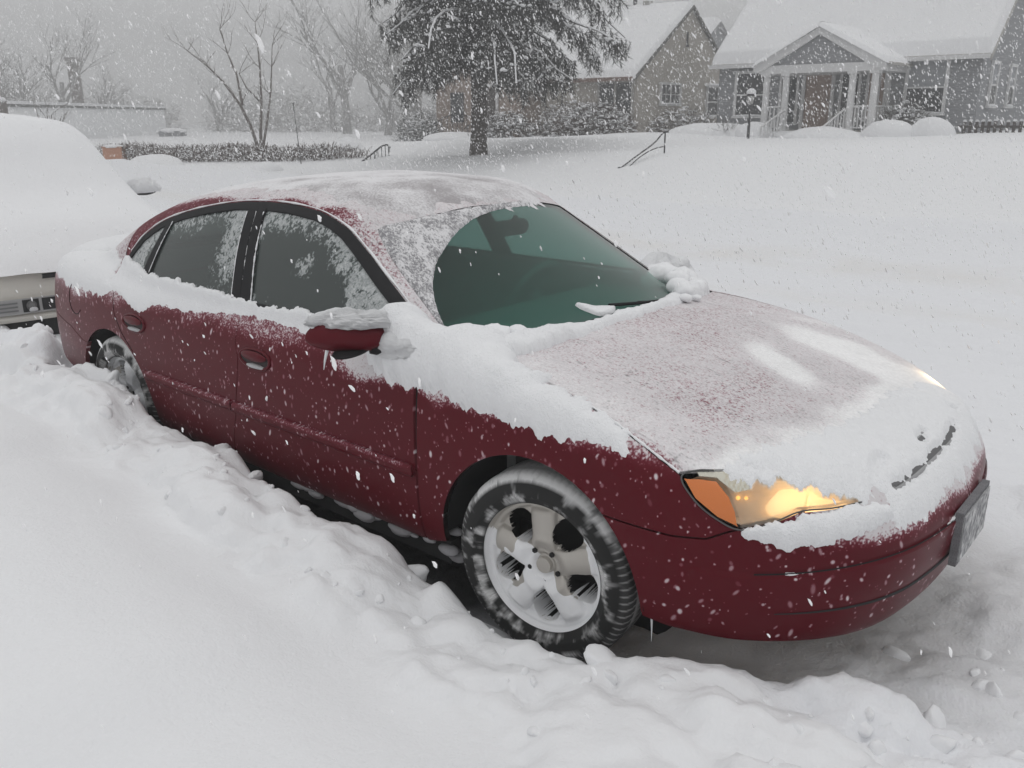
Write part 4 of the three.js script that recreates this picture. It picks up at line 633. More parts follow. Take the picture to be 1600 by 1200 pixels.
function sheet(name, zs, m) {
  const nx = gx.length, nz = zs.length, P = new Float32Array(nx * nz * 3), UV = new Float32Array(nx * nz * 2), I = new Uint32Array((nx - 1) * (nz - 1) * 6);
  for (let j = 0; j < nz; j++) for (let i = 0; i < nx; i++) { const k = j * nx + i; P[3 * k] = gx[i]; P[3 * k + 1] = ground(gx[i], zs[j]); P[3 * k + 2] = zs[j]; UV[2 * k] = gx[i]; UV[2 * k + 1] = zs[j]; }
  let c = 0; for (let j = 0; j < nz - 1; j++) for (let i = 0; i < nx - 1; i++) { const a = j * nx + i, b = a + 1, d = a + nx, e = d + 1; I[c++] = a; I[c++] = d; I[c++] = b; I[c++] = b; I[c++] = d; I[c++] = e; }
  const g = new THREE.BufferGeometry(); g.setAttribute('position', new THREE.BufferAttribute(P, 3)); g.setAttribute('uv', new THREE.BufferAttribute(UV, 2)); g.setIndex(new THREE.BufferAttribute(I, 1)); g.computeVertexNormals();
  return tag(part(name, g, m), null, null, null, 'structure');
}
{ // the road: snow everywhere, grey slush and wet tar where the car has melted and ground it away
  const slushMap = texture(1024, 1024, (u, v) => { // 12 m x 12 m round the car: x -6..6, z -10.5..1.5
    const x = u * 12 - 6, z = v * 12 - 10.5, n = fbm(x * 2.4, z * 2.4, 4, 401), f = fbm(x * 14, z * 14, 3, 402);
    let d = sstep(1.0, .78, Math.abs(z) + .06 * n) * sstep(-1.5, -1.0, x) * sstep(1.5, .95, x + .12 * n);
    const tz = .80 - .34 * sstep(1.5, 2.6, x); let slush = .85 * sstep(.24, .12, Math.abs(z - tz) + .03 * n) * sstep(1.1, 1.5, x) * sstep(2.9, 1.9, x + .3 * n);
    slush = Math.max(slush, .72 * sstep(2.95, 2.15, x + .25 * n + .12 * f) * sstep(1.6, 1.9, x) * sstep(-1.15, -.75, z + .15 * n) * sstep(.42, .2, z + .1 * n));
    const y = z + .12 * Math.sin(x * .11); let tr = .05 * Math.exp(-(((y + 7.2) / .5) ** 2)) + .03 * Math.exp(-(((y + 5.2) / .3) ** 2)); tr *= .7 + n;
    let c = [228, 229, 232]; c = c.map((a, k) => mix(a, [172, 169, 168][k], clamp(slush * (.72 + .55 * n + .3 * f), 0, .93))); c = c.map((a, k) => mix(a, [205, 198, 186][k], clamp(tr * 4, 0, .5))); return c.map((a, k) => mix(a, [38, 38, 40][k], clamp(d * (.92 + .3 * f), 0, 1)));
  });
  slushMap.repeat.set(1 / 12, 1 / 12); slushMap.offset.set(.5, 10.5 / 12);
  const t = snowBump.clone(); t.repeat.set(1.2, 1.2); t.needsUpdate = true;
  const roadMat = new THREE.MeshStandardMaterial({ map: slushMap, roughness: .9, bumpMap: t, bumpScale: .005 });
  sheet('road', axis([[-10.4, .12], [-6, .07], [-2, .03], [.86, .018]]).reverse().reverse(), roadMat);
  sheet('snowbank', axis([[.86, .014], [1.7, .02], [3.2, .05], [10, .5], [30, 3]]), M.ground);
  sheet('snowy_lawn', axis([[-190, 8], [-60, 2], [-32, .35], [-18, .2], [-10.4, .12]]), M.ground);
}

{ // crisp broken clods along the dug-out strip
  const clod = (k) => { const g = new THREE.IcosahedronGeometry(1, 5), p = g.attributes.position; for (let i = 0; i < p.count; i++) { let x = p.getX(i), y = p.getY(i), z = p.getZ(i); let n = 1 + .32 * fbm(x * 1.5 + k * 5, z * 1.5 + y * 1.9, 3, 350 + k) + .10 * fbm(x * 6 + k, z * 6 + y * 5, 3, 360 + k); for (let f = 0; f < 5; f++) { const a = h2(f, k, 1) * 6.28, e = h2(f, k, 2) * 2 - 1, r = Math.sqrt(1 - e * e), d = x * r * Math.cos(a) + y * e + z * r * Math.sin(a); if (d * n > .74) n = .74 / d + (n - .74 / d) * .25; } p.setXYZ(i, x * n, y * n, z * n); } g.deleteAttribute('normal'); g.deleteAttribute('uv'); const q = mergeVertices(g); q.computeVertexNormals(); return q; };
  const root = tag(new THREE.Group(), 'broken lumps of snow heaped along the strip dug out beside the red sedan', 'snow lumps', null, 'stuff'); root.name = 'snow_clods'; scene.add(root);
  const m = new THREE.Matrix4(), q = new THREE.Quaternion(), e = new THREE.Euler();
  for (let v = 0; v < 5; v++) { const L = []; for (let i = 0; i < 30; i++) { const x = rr(-3.1, 2.7), t = Math.pow(rnd(), 1.5), edge = .93 + .045 * Math.sin(x * 2.1 + .6) + .03 * Math.sin(x * 5.3) - .34 * sstep(-1.7, -2.9, x) + .05 * sstep(.8, 1.7, x) - .48 * sstep(1.65, 2.6, x); const z = edge + .02 + t * .40, big = rnd() < .2, r = (big ? rr(.03, .05) : rr(.006, .026)) * (1 - .4 * t) * (z < edge + .08 && x > 1.0 && x < 1.75 ? .6 : 1); L.push([x, z, r]); }
    if (v < 3) for (let i = 0; i < 45; i++) { const x = rr(2.3, 4.0), z = rr(-.2, 1.6); L.push([x, z, rr(.008, .035)]); }
    const im = new THREE.InstancedMesh(clod(v), M.ground, L.length); L.forEach(([x, z, r], i) => { e.set(rr(0, 6.28), rr(0, 6.28), rr(0, 6.28)); q.setFromEuler(e); m.compose(new THREE.Vector3(x, ground(x, z) - r * .35, z), q, new THREE.Vector3(r * rr(.8, 1.4), r * rr(.55, .85), r * rr(.8, 1.4))); im.setMatrixAt(i, m); }); im.name = 'clods'; im.castShadow = im.receiveShadow = true; tag(im, null, null, null, 'stuff'); root.add(im); }
}
// ---------- what stands across the street ----------
const W = { siding: lin(.27, .275, .29, .85), white: lin(.66, .66, .66, .7), stucco: lin(.50, .465, .42, .95), trimGrey: lin(.40, .39, .37, .8), pane: lin(.025, .028, .032, .12), curtain: lin(.30, .31, .33, .8), door: lin(.34, .24, .20, .7), brick: lin(.13, .10, .09, .9), iron: lin(.03, .03, .033, .6), wood: lin(.06, .05, .045, .9), bark: lin(.075, .066, .06, .95), twig: lin(.12, .11, .105, .95), roofSnow: snowMat(.35, .02), dark: lin(.02, .02, .022, .9) };
{ // lap siding: a saw-tooth relief repeated every 0.12 m; stucco: coarse grain
  const lap = texture(4, 64, (u, v) => { const g = 255 * (1 - v) ** .8; return [g, g, g]; }, false, true); lap.repeat.set(1, 1 / .12); W.siding.bumpMap = lap; W.siding.bumpScale = .018;
  const st = snowBump.clone(); st.repeat.set(1.5, 1.5); st.needsUpdate = true; W.stucco.bumpMap = st; W.stucco.bumpScale = .02;
}
const uvMetric = (g) => { const p = g.attributes.position, n = g.attributes.normal, uv = g.attributes.uv; for (let i = 0; i < p.count; i++) { const ax = Math.abs(n.getX(i)) > .6; uv.setXY(i, ax ? p.getZ(i) : p.getX(i), p.getY(i)); } return g; };
function prism(pts, depth, axisName = 'x', at = 0) { // outline (a, y) pushed along an axis; 'x': a is z, 'z': a is x
  const s = new THREE.Shape(pts.map((p) => new THREE.Vector2(...p))), g = new THREE.ExtrudeGeometry(s, { depth, bevelEnabled: false }); g.deleteAttribute('uv'); g.setAttribute('uv', new THREE.BufferAttribute(new Float32Array(g.attributes.position.count * 2), 2));
  if (axisName === 'x') { const p = g.attributes.position; for (let i = 0; i < p.count; i++) { const a = p.getX(i), y = p.getY(i), d = p.getZ(i); p.setXYZ(i, at + d, y, a); } const q = g.index; if (!q) { for (let i = 0; i < p.count; i += 3) for (const at2 of [g.attributes.position]) { const t = [at2.getX(i), at2.getY(i), at2.getZ(i)]; at2.setXYZ(i, at2.getX(i + 1), at2.getY(i + 1), at2.getZ(i + 1)); at2.setXYZ(i + 1, ...t); } } } else g.translate(0, 0, at);
  g.computeVertexNormals(); return uvMetric(g);
}
// a pillow of snow over a sloping rectangle: corners a, b (eave), c, d (ridge), thickness t with slumped edges
function snowSlab(a, b, c, d, t, s = 1, nu = 60, nv = 24) {
  const P = [], I = [], L = (p, q, k) => [mix(p[0], q[0], k), mix(p[1], q[1], k), mix(p[2], q[2], k)];
  for (let j = 0; j <= nv; j++) for (let i = 0; i <= nu; i++) { const u = i / nu, v = j / nv, p = L(L(a, b, u), L(d, c, u), v), W1 = Math.hypot(b[0] - a[0], b[2] - a[2]), e = Math.min(u * W1, (1 - u) * W1, v * 5 + .0) / .18, e2 = Math.min(1, e), r = Math.sqrt(Math.max(0, 1 - (1 - e2) ** 2)); P.push(p[0], p[1] - .02 + t * r * (1 + .18 * fbm(u * W1 * .8, v * 4, 3, s)), p[2] + .0); }
  for (let j = 0; j < nv; j++) for (let i = 0; i < nu; i++) { const k = j * (nu + 1) + i; I.push(k, k + 1, k + nu + 1, k + 1, k + nu + 2, k + nu + 1); }
  const g = new THREE.BufferGeometry(); g.setAttribute('position', new THREE.Float32BufferAttribute(P, 3)); g.setAttribute('uv', new THREE.Float32BufferAttribute(P.filter((_, i) => i % 3 !== 1), 2)); g.setIndex(I); g.computeVertexNormals(); return g;
}
function twigBall(n, rx, ry, rz, s, len = [.12, .4], thick = .006, bottom = 0) { // tangle of fine twigs filling a bush's volume
  const L = []; for (let i = 0; i < n; i++) { const a = rr(0, 6.28), t = Math.cbrt(rnd()), e = Math.acos(rr(-bottom, 1)), x = t * rx * Math.sin(e) * Math.cos(a), y = t * ry * Math.cos(e), z = t * rz * Math.sin(e) * Math.sin(a), l = rr(...len), o = [x / rx * .7 + rr(-.5, .5), .5 + rr(-.3, .6), z / rz * .7 + rr(-.5, .5)]; L.push(bar([x, y, z], [x + o[0] * l, y + o[1] * l, z + o[2] * l], thick, thick * .5, 3)); } return merge(L);
}
function windowUnit(parent, name, w, h, [x, y, z], faceX = false, { sashes = 2, curtain = 0, wall = 0 } = {}) {
  const g = new THREE.Group(); g.name = name; g.position.set(x, y, z); if (faceX) g.rotation.y = Math.PI / 2; parent.add(g);
  part('window_frame', [bx(w + .2, .10, .08, 0, h / 2 + .05, .02), bx(w + .26, .08, .12, 0, -h / 2 - .04, .04), bx(.10, h, .08, -w / 2 - .05, 0, .02), bx(.10, h, .08, w / 2 + .05, 0, .02)], W.white, g);
  if (sashes === 2) { part('pane', bx(w, h / 2 - .03, .02, 0, h / 4 + .015, 0), curtain ? W.curtain : W.pane, g); part('pane', bx(w, h / 2 - .03, .02, 0, -h / 4 - .015, .008), W.pane, g); part('sash_bar', bx(w, .055, .05, 0, 0, .015), W.white, g); }
  else for (let i = 0; i < 2; i++) { const px = (i - .5) * (w / 2 + .02); part('pane', bx(w / 2 - .04, h, .02, px, 0, 0), W.pane, g); part('sash_bar', bx(.025, h, .03, px, 0, .012), W.white, g); part('sash_bar', bx(w / 2 - .04, .025, .03, px, 0, .014), W.white, g); }
  if (sashes !== 2) part('mullion', bx(.07, h, .05, 0, 0, .015), W.white, g);
  part('snow', (() => { const m = mound(w / 2 + .1, .06, .05, 5); m.translate(0, -h / 2 + .0, .07); return m; })(), W.roofSnow, g);
  return g;
}
{ // grey house with the columned porch
  const h = thing('grey_house', 'grey sided house with white columned porch, pediment and deep snow on its roof', 'house');
  const x0 = -13.6, x1 = -4.45, z0 = -36.4, z1 = -29, y0 = .3, ye = 3.66, zr = -32.9, yr = 6.9;
  const side = prism([[z0, y0], [z1, y0], [z1, ye], [zr, yr], [z0, ye + .0]], x1 - x0, 'x', x0);
  part('wall', side, W.siding, h);
  part('foundation', bx(x1 - x0 + .06, .75, z1 - z0 + .06, (x0 + x1) / 2, .75, (z0 + z1) / 2), W.trimGrey, h);
  const roof = new THREE.Group(); roof.name = 'roof'; h.add(roof);
  const over2 = .32, sl = (yr - ye) / (z1 - zr);
  part('roof_board', [prism([[z1 + over2, ye - sl * over2], [z1 + over2, ye - sl * over2 + .12], [zr, yr + .14], [zr, yr + .02]], x1 - x0 + .5, 'x', x0 - .25), prism([[z0 - over2, ye - sl * over2], [zr, yr + .02], [zr, yr + .14], [z0 - over2, ye - sl * over2 + .12]], x1 - x0 + .5, 'x', x0 - .25)], W.trimGrey, roof);
  part('snow', snowSlab([x0 - .25, ye - sl * over2 + .11, z1 + over2], [x1 + .28, ye - sl * over2 + .11, z1 + over2], [x1 + .28, yr + .14, zr], [x0 - .25, yr + .14, zr], .34, 501, 90, 30), W.roofSnow, roof);
  part('snow', snowSlab([x1 + .25, ye - .1, z0 - over2], [x0 - .25, ye - .1, z0 - over2], [x0 - .25, yr + .14, zr], [x1 + .25, yr + .14, zr], .34, 502), W.roofSnow, roof);
  part('gutter', bx(x1 - x0 + .5, .13, .10, (x0 + x1) / 2, ye - sl * over2 + .04, z1 + over2 + .05), W.white, roof);
  part('rake_board', prism([[z1 + over2, ye - sl * over2 - .08], [z1 + over2, ye - sl * over2 + .1], [zr, yr + .12], [zr, yr - .06]], .05, 'x', x1 + .25), W.trimGrey, roof);
  windowUnit(h, 'window', 1.15, 1.62, [-6.07, 2.55, z1 + .03], false, { curtain: 1 }); windowUnit(h, 'window', 1.2, 1.5, [-12.2, 2.42, z1 + .03]);
  windowUnit(h, 'window', .75, 1.3, [x1 + .03, 2.62, -30.5], true, { curtain: 1 }); windowUnit(h, 'window', .75, 1.3, [x1 + .03, 2.62, -33.1], true, { curtain: 1 });
  // door
  const d = new THREE.Group(); d.name = 'door'; d.position.set(-9.68, 1.2, z1 + .03); h.add(d);
  part('door_leaf', bx(.92, 2.02, .05, 0, 1.02, .0), W.door, d); part('door_frame', [bx(.12, 2.16, .1, -.53, 1.06, .02), bx(.12, 2.16, .1, .53, 1.06, .02), bx(1.18, .12, .1, 0, 2.12, .02)], W.white, d);
  for (const [u, v] of [[-.2, .5], [.2, .5], [-.2, 1.25], [.2, 1.25]]) part('door_panel', bx(.28, .52, .02, u, v, .03), W.door, d); part('handle', new THREE.SphereGeometry(.035, 10, 8).translate(.38, 1.0, .06), W.iron, d);
  for (const x of [-10.75, -8.55]) { const s = new THREE.Group(); s.name = 'porch_window'; s.position.set(x, 2.3, z1 + .03); h.add(s); part('pane', bx(.55, 1.7, .02), W.pane, s); part('window_frame', [bx(.09, 1.9, .08, -.32, 0, .02), bx(.09, 1.9, .08, .32, 0, .02), bx(.73, .09, .08, 0, .9, .02)], W.white, s); }
  { const s = new THREE.Group(); s.name = 'porch_window'; s.position.set(-7.65, 2.35, z1 + .03); h.add(s); part('pane', bx(.5, 1.6, .02), W.door, s); part('window_frame', [bx(.09, 1.8, .08, -.3, 0, .02), bx(.09, 1.8, .08, .3, 0, .02)], W.white, s); }
  for (const x of [-7.02, -7.35]) part('corner_board', bx(.14, 2.6, .12, x - .25, 2.25, z1 + .05), W.white, h);
  // porch
  const p = new THREE.Group(); p.name = 'porch'; h.add(p); const pz = -26.6;
  part('porch_floor', bx(4.0, .22, 2.4, -8.75, 1.08, -27.75), W.trimGrey, p);
  for (const x of [-10.55, -9.86, -7.64, -6.94]) { const c = new THREE.CylinderGeometry(.105, .125, 1.78, 16); c.translate(x, 2.08, pz); part('column', [c, bx(.32, .1, .32, x, 1.24, pz), bx(.30, .09, .30, x, 3.0, pz)], W.white, p); }
  part('beam', [bx(4.1, .26, .26, -8.76, 3.16, pz), bx(.24, .26, 2.3, -10.68, 3.16, -27.85), bx(.24, .26, 2.3, -6.84, 3.16, -27.85)], W.white, p);
  part('gable_wall', prism([[-10.55, 3.29], [-6.97, 3.29], [-8.8, 4.17]], .06, 'z', pz + .02), W.siding, p);
  const rake = (s) => { const xe = -8.8 + s * 2.2; return [bar([xe, 3.18, pz + .12], [-8.8, 4.30, pz + .12], .01), prism(s < 0 ? [[xe, 3.10], [xe + .28, 3.10], [-8.8, 4.19], [-8.8, 4.42], [xe, 3.32]] : [[xe, 3.10], [xe, 3.32], [-8.8, 4.42], [-8.8, 4.19], [xe - .28, 3.10]], .09, 'z', pz + .10)]; };
  for (const s of [-1, 1]) part('rake_board', rake(s), W.white, p);
  for (const s of [-1, 1]) { const a = [-8.8 + s * 2.25, 3.26, pz + .28], b = [-8.8 + s * 2.25, 3.26, -30.2], c = [-8.8, 4.44, -30.2], d2 = [-8.8, 4.44, pz + .28]; part('snow', s < 0 ? snowSlab(b, a, d2, c, .15, 511, 40, 20) : snowSlab(a, b, c, d2, .15, 512, 40, 20), W.roofSnow, p); part('roof_board', prism([[-8.8 + s * 2.25, 3.2], [-8.8, 4.36], [-8.8, 4.44], [-8.8 + s * 2.25, 3.28]], 3.6, 'z', -30.2), W.trimGrey, p); }
  part('ceiling', bx(3.9, .05, 2.3, -8.76, 3.06, -27.8), W.white, p);
  const rail = (a, b, n) => { const g = new THREE.Group(); g.name = 'railing'; h.add(g); part('hand_rail', bar([a[0], a[1] + .78, a[2]], [b[0], b[1] + .78, b[2]], .035, .035, 6), W.white, g); part('lower_rail', bar([a[0], a[1] + .12, a[2]], [b[0], b[1] + .12, b[2]], .025, .025, 6), W.white, g); for (let i = 0; i <= n; i++) { const t = i / n, x = mix(a[0], b[0], t), y = mix(a[1], b[1], t), z = mix(a[2], b[2], t); part('baluster', bx(.04, .68, .04, x, y + .44, z), W.white, g); } };
  rail([-10.5, 1.18, pz], [-9.92, 1.18, pz], 4); rail([-7.58, 1.18, pz], [-7.0, 1.18, pz], 5); rail([-9.75, 1.1, -26.45], [-9.95, .55, -25.1], 7); rail([-7.75, 1.1, -26.45], [-7.9, .55, -25.1], 7); rail([-6.92, 1.18, -26.75], [-6.92, 1.18, -28.8], 10);
  part('snow', (() => { const m = mound(2.1, .2, .5, 515, .2); m.translate(-8.7, 1.0, -26.3); return m; })(), W.roofSnow, p);
  for (let k = 0; k < 3; k++) part('step', bx(1.9, .17, .32, -8.82, .98 - k * .17, -26.4 + k * .3 + .16), W.trimGrey, p);
}
{ // pale stucco house with the steep gable
  const h = thing('stucco_house', 'beige stucco house with a steep gable, half hidden by the conifer', 'house');
  const x1 = -17.26, x0 = -28.5, z1 = -29, z0 = -37.2, y0 = 0, ye = 3.4, zr = -33.1, yr = 6.15;
  part('wall', prism([[z0, y0], [z1, y0], [z1, ye], [zr, yr], [z0, ye]], x1 - x0, 'x', x0), W.stucco, h);
  const roof = new THREE.Group(); roof.name = 'roof'; h.add(roof); const o = .12, sl = (yr - ye) / (z1 - zr);
  part('snow', snowSlab([x0, ye - sl * .4 + .02, z1 + .4], [x1 + .12, ye - sl * .4 + .02, z1 + .4], [x1 + .12, yr + .1, zr], [x0, yr + .1, zr], .24, 521, 90, 26), W.roofSnow, roof);
  part('snow', snowSlab([x1 + .12, ye - .05, z0 - .1], [x0, ye - .05, z0 - .1], [x0, yr + .1, zr], [x1 + .12, yr + .1, zr], .24, 522), W.roofSnow, roof);
  part('rake_board', [prism([[z1 + .3, ye - sl * .3 - .07], [z1 + .3, ye - sl * .3 + .07], [zr, yr + .1], [zr, yr - .04]], .08, 'x', x1 + .06), prism([[z0 - .1, ye - .12], [zr, yr - .04], [zr, yr + .1], [z0 - .1, ye + .02]], .08, 'x', x1 + .06)], lin(.13, .125, .12, .8), roof);
  part('fascia', bx(x1 - x0, .16, .06, (x0 + x1) / 2, ye - sl * .4 - .0, z1 + .42), lin(.20, .13, .11, .8), roof);
  const w = windowUnit(h, 'window', 1.55, .78, [x1 + .03, 2.56, -31.6], true, { sashes: 1 });
  windowUnit(h, 'window', .95, 1.25, [x1 + .03, 2.28, -35.4], true);
  { const c = new THREE.Group(); c.name = 'window_hood'; c.position.set(x1 + .1, 3.0, -35.4); h.add(c); part('snow', mound(.22, .1, .72, 525), W.roofSnow, c); }
  const f = new THREE.Group(); f.name = 'front_window'; f.position.set(-18.3, 2.25, z1 + .03); h.add(f); part('pane', bx(.75, 1.5, .02, -.42, 0, 0), W.pane, f); part('pane', bx(.75, 1.5, .02, .42, 0, 0), W.pane, f); part('window_frame', [bx(.08, 1.7, .08, -.85, 0, .02), bx(.08, 1.7, .08, 0, 0, .02), bx(.08, 1.7, .08, .85, 0, .02), bx(1.8, .1, .09, 0, .82, .02), bx(1.8, .1, .09, 0, -.82, .02)], W.trimGrey, f);
  const v = new THREE.Group(); v.name = 'gable_vent'; v.position.set(x1 + .02, 4.85, -32.85); h.add(v); part('slot', bx(.04, .46, .10, 0, .08, 0), W.dark, v); part('arrow', prism([[-.13, -.30], [.13, -.30], [0, -.14]], .04, 'x', 0), W.dark, v);
  // entrance: brick front, dark door, stair with iron rail
  const e = new THREE.Group(); e.name = 'entrance'; h.add(e);
  part('entrance_wall', prism([[-27.6, .2], [-22.3, .2], [-22.3, 3.0], [-24.9, 4.8], [-27.6, 3.0]], 1.5, 'z', -29.2), lin(.30, .235, .20, .9), e);
  part('door', bx(1.0, 2.0, .06, -24.3, 1.9, -27.66), W.wood, e); part('door_frame', [bx(.12, 2.2, .1, -24.88, 1.95, -27.66), bx(.12, 2.2, .1, -23.72, 1.95, -27.66), bx(1.28, .14, .1, -24.3, 3.02, -27.66)], W.white, e);
  part('porch_window', bx(.8, 1.3, .05, -26.2, 2.1, -27.66), W.pane, e);
  part('roof_snow', [snowSlab([-27.9, 2.75, -29.2], [-27.9, 2.75, -27.4], [-24.9, 4.85, -27.4], [-24.9, 4.85, -29.2], .2, 531, 20, 14), snowSlab([-22.0, 2.75, -27.4], [-22.0, 2.75, -29.2], [-24.9, 4.85, -29.2], [-24.9, 4.85, -27.4], .2, 532, 20, 14)], W.roofSnow, e);
  part('stoop', bx(2.2, .7, 1.8, -24.3, .55, -26.7), W.trimGrey, e);
  for (const s of [-1, 1]) { const r = new THREE.Group(); r.name = 'iron_rail'; h.add(r); const x = -24.3 + s * 1.05; part('hand_rail', tubeOf([[x, 1.72, -27.5], [x, 1.72, -26.2], [x + s * .1, 1.2, -24.9]], .025, 5, 12), W.iron, r); for (let i = 0; i < 8; i++) { const z = -27.4 + i * .32, y = i < 4 ? 1.72 : 1.72 - (i - 4) * .12; part('baluster', bx(.02, .8, .02, x + (i > 4 ? s * .05 : 0), y - .4, z), W.iron, r); } }
  part('stoop_snow', (() => { const m = mound(1.5, .35, 1.4, 533); m.translate(-24.3, .72, -25.6); return m; })(), W.roofSnow, e);
  const ch = new THREE.Group(); ch.name = 'roof_vent'; ch.position.set(-20.2, 6.35, -33.2); h.add(ch); part('vent_pipe', bar([0, -.3, 0], [0, .45, 0], .09, .09, 10), W.dark, ch); part('vent_cap', bx(.34, .16, .3, .7, .15, .05), W.trimGrey, ch);
}
{ // a further house shows only its snowy roof in the gap
  const h = thing('far_house', 'snow covered roof of a house seen in the gap behind the beige gable', 'house');
  part('wall', prism([[-58, 0], [-50, 0], [-50, 5.0], [-54, 7.6], [-58, 5.0]], 9, 'x', -36), W.siding, h);
  part('roof_snow', [snowSlab([-36.3, 4.8, -49.6], [-26.7, 4.8, -49.6], [-26.7, 7.75, -54], [-36.3, 7.75, -54], .3, 541, 30, 12), snowSlab([-26.7, 4.8, -58.4], [-36.3, 4.8, -58.4], [-36.3, 7.75, -54], [-26.7, 7.75, -54], .3, 542, 30, 12)], W.roofSnow, h);
}
{ // long low white building on the left
  const a = [-46.67, -15.78], b = [-66.0, -35.0], L = Math.hypot(b[0] - a[0], b[1] - a[1]), an = Math.atan2(-(b[1] - a[1]), b[0] - a[0]);
  const h = thing('flat_building', 'long low white building with a flat snow edged roof', 'building', [(a[0] + b[0]) / 2, 0, (a[1] + b[1]) / 2], an);
  part('wall', bx(L, 2.85, 9, 0, .95, -4.5), lin(.86, .87, .88, .9), h); part('parapet', bx(L + .16, .14, 9.2, 0, 2.35, -4.5), lin(.12, .12, .12, .8), h); part('roof_snow', bx(L + .3, .16, 9.3, 0, 2.50, -4.5), W.roofSnow, h);
  const c = thing('brick_chimney', 'tall square brick chimney behind the low white building', 'chimney', [-88.0, 0, -38.1], .6);
  part('shaft', bx(.80, 7.6, .80, 0, 3.4, 0), W.brick, c); part('cap', bx(1.0, .35, 1.0, 0, 7.15, 0), W.brick, c); part('snow', mound(.5, .12, .5, 551).translate(0, 7.3, 0), W.roofSnow, c);
  const k = thing('brick_pier', 'grey brick corner pier with a snow cap at the left edge', 'pier', [-43.0, 0, -13.6], .6); part('shaft', bx(1.2, 3.2, 1.2, 0, 1.0, 0), lin(.16, .14, .13, .9), k); part('snow', mound(.75, .22, .75, 552).translate(0, 2.55, 0), W.roofSnow, k);
  const s = thing('shed', 'small grey shed with a snow cap beside the white building', 'shed', [-55.6, 0, -29.4], .78); part('wall', bx(1.35, 1.6, 2, 0, 0, -1), W.siding, s); part('snow', mound(.85, .22, 1.1, 553).translate(0, .78, -1), W.roofSnow, s);
  const o = thing('orange_bin', 'pale orange box under snow between the white car and hedge', 'box', [-27.6, .25, -11.9], .8); part('box', bx(.62, .6, .5, 0, .2, 0), lin(.50, .25, .16, .8), o); part('lid', bx(.66, .05, .54, 0, .5, 0), lin(.40, .20, .13, .8), o); part('snow', mound(.38, .09, .32, 554).translate(0, .51, 0), W.roofSnow, o);
}
{ // lamp post in the grey house's front yard
  const l = thing('lamp_post', 'black garden lamp post with a snow capped lantern in front of the porch', 'lamp post', [-9.86, .72, -24]);
  part('post', new THREE.CylinderGeometry(.035, .055, 1.45, 12).translate(0, .55, 0), W.iron, l); part('collar', [new THREE.CylinderGeometry(.075, .06, .10, 12).translate(0, .08, 0), new THREE.CylinderGeometry(.09, .04, .06, 12).translate(0, 1.28, 0)], W.iron, l);
  const n = new THREE.Group(); n.name = 'lantern'; l.add(n); part('glass', new THREE.CylinderGeometry(.12, .075, .25, 6).translate(0, 1.44, 0), lin(.35, .35, .34, .4), n); part('lantern_roof', new THREE.CylinderGeometry(.03, .155, .13, 6).translate(0, 1.63, 0), W.iron, n); part('snow', mound(.15, .13, .15, 561).translate(0, 1.67, 0), W.roofSnow, n); part('finial', new THREE.SphereGeometry(.03, 8, 6).translate(0, 1.80, 0), W.iron, n);
  const arm = part('cross_bar', bar([0, .12, 0], [.42, .16, .1], .02, .012, 6), W.iron, l);
}
{ // iron stair rails in the terrace
  const r = thing('stair_rail', 'black iron handrail rising out of the snowy bank below the stucco house', 'handrail');
  part('hand_rail', tubeOf([[-8.12, .58, -14.0], [-7.98, .86, -14.5], [-7.86, 1.12, -15.0], [-7.80, 1.34, -15.3], [-7.75, 1.35, -15.42]], .017, 6, 24), W.iron, r);
  part('lower_rail', tubeOf([[-7.98, .57, -14.05], [-7.92, .82, -14.5], [-7.87, .98, -15.0], [-7.81, 1.03, -15.36]], .012, 6, 20), W.iron, r);
  part('post', bar([-7.81, .6, -15.37], [-7.81, 1.34, -15.37], .017), W.iron, r); part('end_scroll', new THREE.SphereGeometry(.05, 8, 6).translate(-8.13, .57, -13.98), W.iron, r);
  const q = thing('stair_rail', 'black iron handrail with upright bars on the left, by the hedge', 'handrail');
  const A = [-17.94, .31, -14.58], B = [-18.2, .85, -15.9], at = (t) => A.map((v, k) => mix(v, B[k], t)); part('hand_rail', tubeOf([A, at(.5), B, [-18.26, .86, -16.15], [-18.3, .78, -16.28]], .026, 6, 24), W.iron, q);
  for (let i = 0; i < 9; i++) { const p = at(.1 + i / 8 * 1.12), y = Math.min(p[1], .85); part('baluster', bar([p[0], -.1, p[2]], [p[0], y, p[2]], i === 8 ? .024 : .013), W.iron, q); }
  const sc = []; for (let i = 0; i < 20; i++) { const a = i / 19 * 12; const p = at(.72); sc.push([p[0] + .02 * Math.cos(a), .1 + i * .031, p[2] + .035 * Math.sin(a)]); } part('scroll', tubeOf(sc, .012, 5, 60), W.iron, q);
}
{ const p = thing('marker_stake', 'thin dark stake leaning in the snow near the hedge', 'stake', [-19.62, 0, -13.84]); part('rod', bar([0, -.2, 0], [-.56, 2.09, -.25], .016, .011, 6), W.iron, p); part('tip', new THREE.SphereGeometry(.035, 8, 6).translate(-.56, 2.1, -.25), W.iron, p); }
{ // picket fence at the right edge
  const f = thing('picket_fence', 'dark wooden picket fence beside the grey house, snow on every point', 'fence');
  const z = -27.2; for (let i = 0; i < 15; i++) { const x = -4.30 + i * .17, t = .86 + .03 * rnd(); const g = prism([[-.045, 0], [.045, 0], [.045, t - .07], [0, t], [-.045, t - .07]], .025, 'z', 0); g.translate(x, .68, z); part('picket', g, W.wood, f); part('snow', mound(.055, .05, .03, 570 + i).translate(x, .68 + t - .05, z + .01), W.roofSnow, f); }
  part('rail', bx(2.9, .07, .04, -3.05, .98, z - .03), W.wood, f); part('rail', bx(2.9, .07, .04, -3.05, 1.34, z - .03), W.wood, f);
}
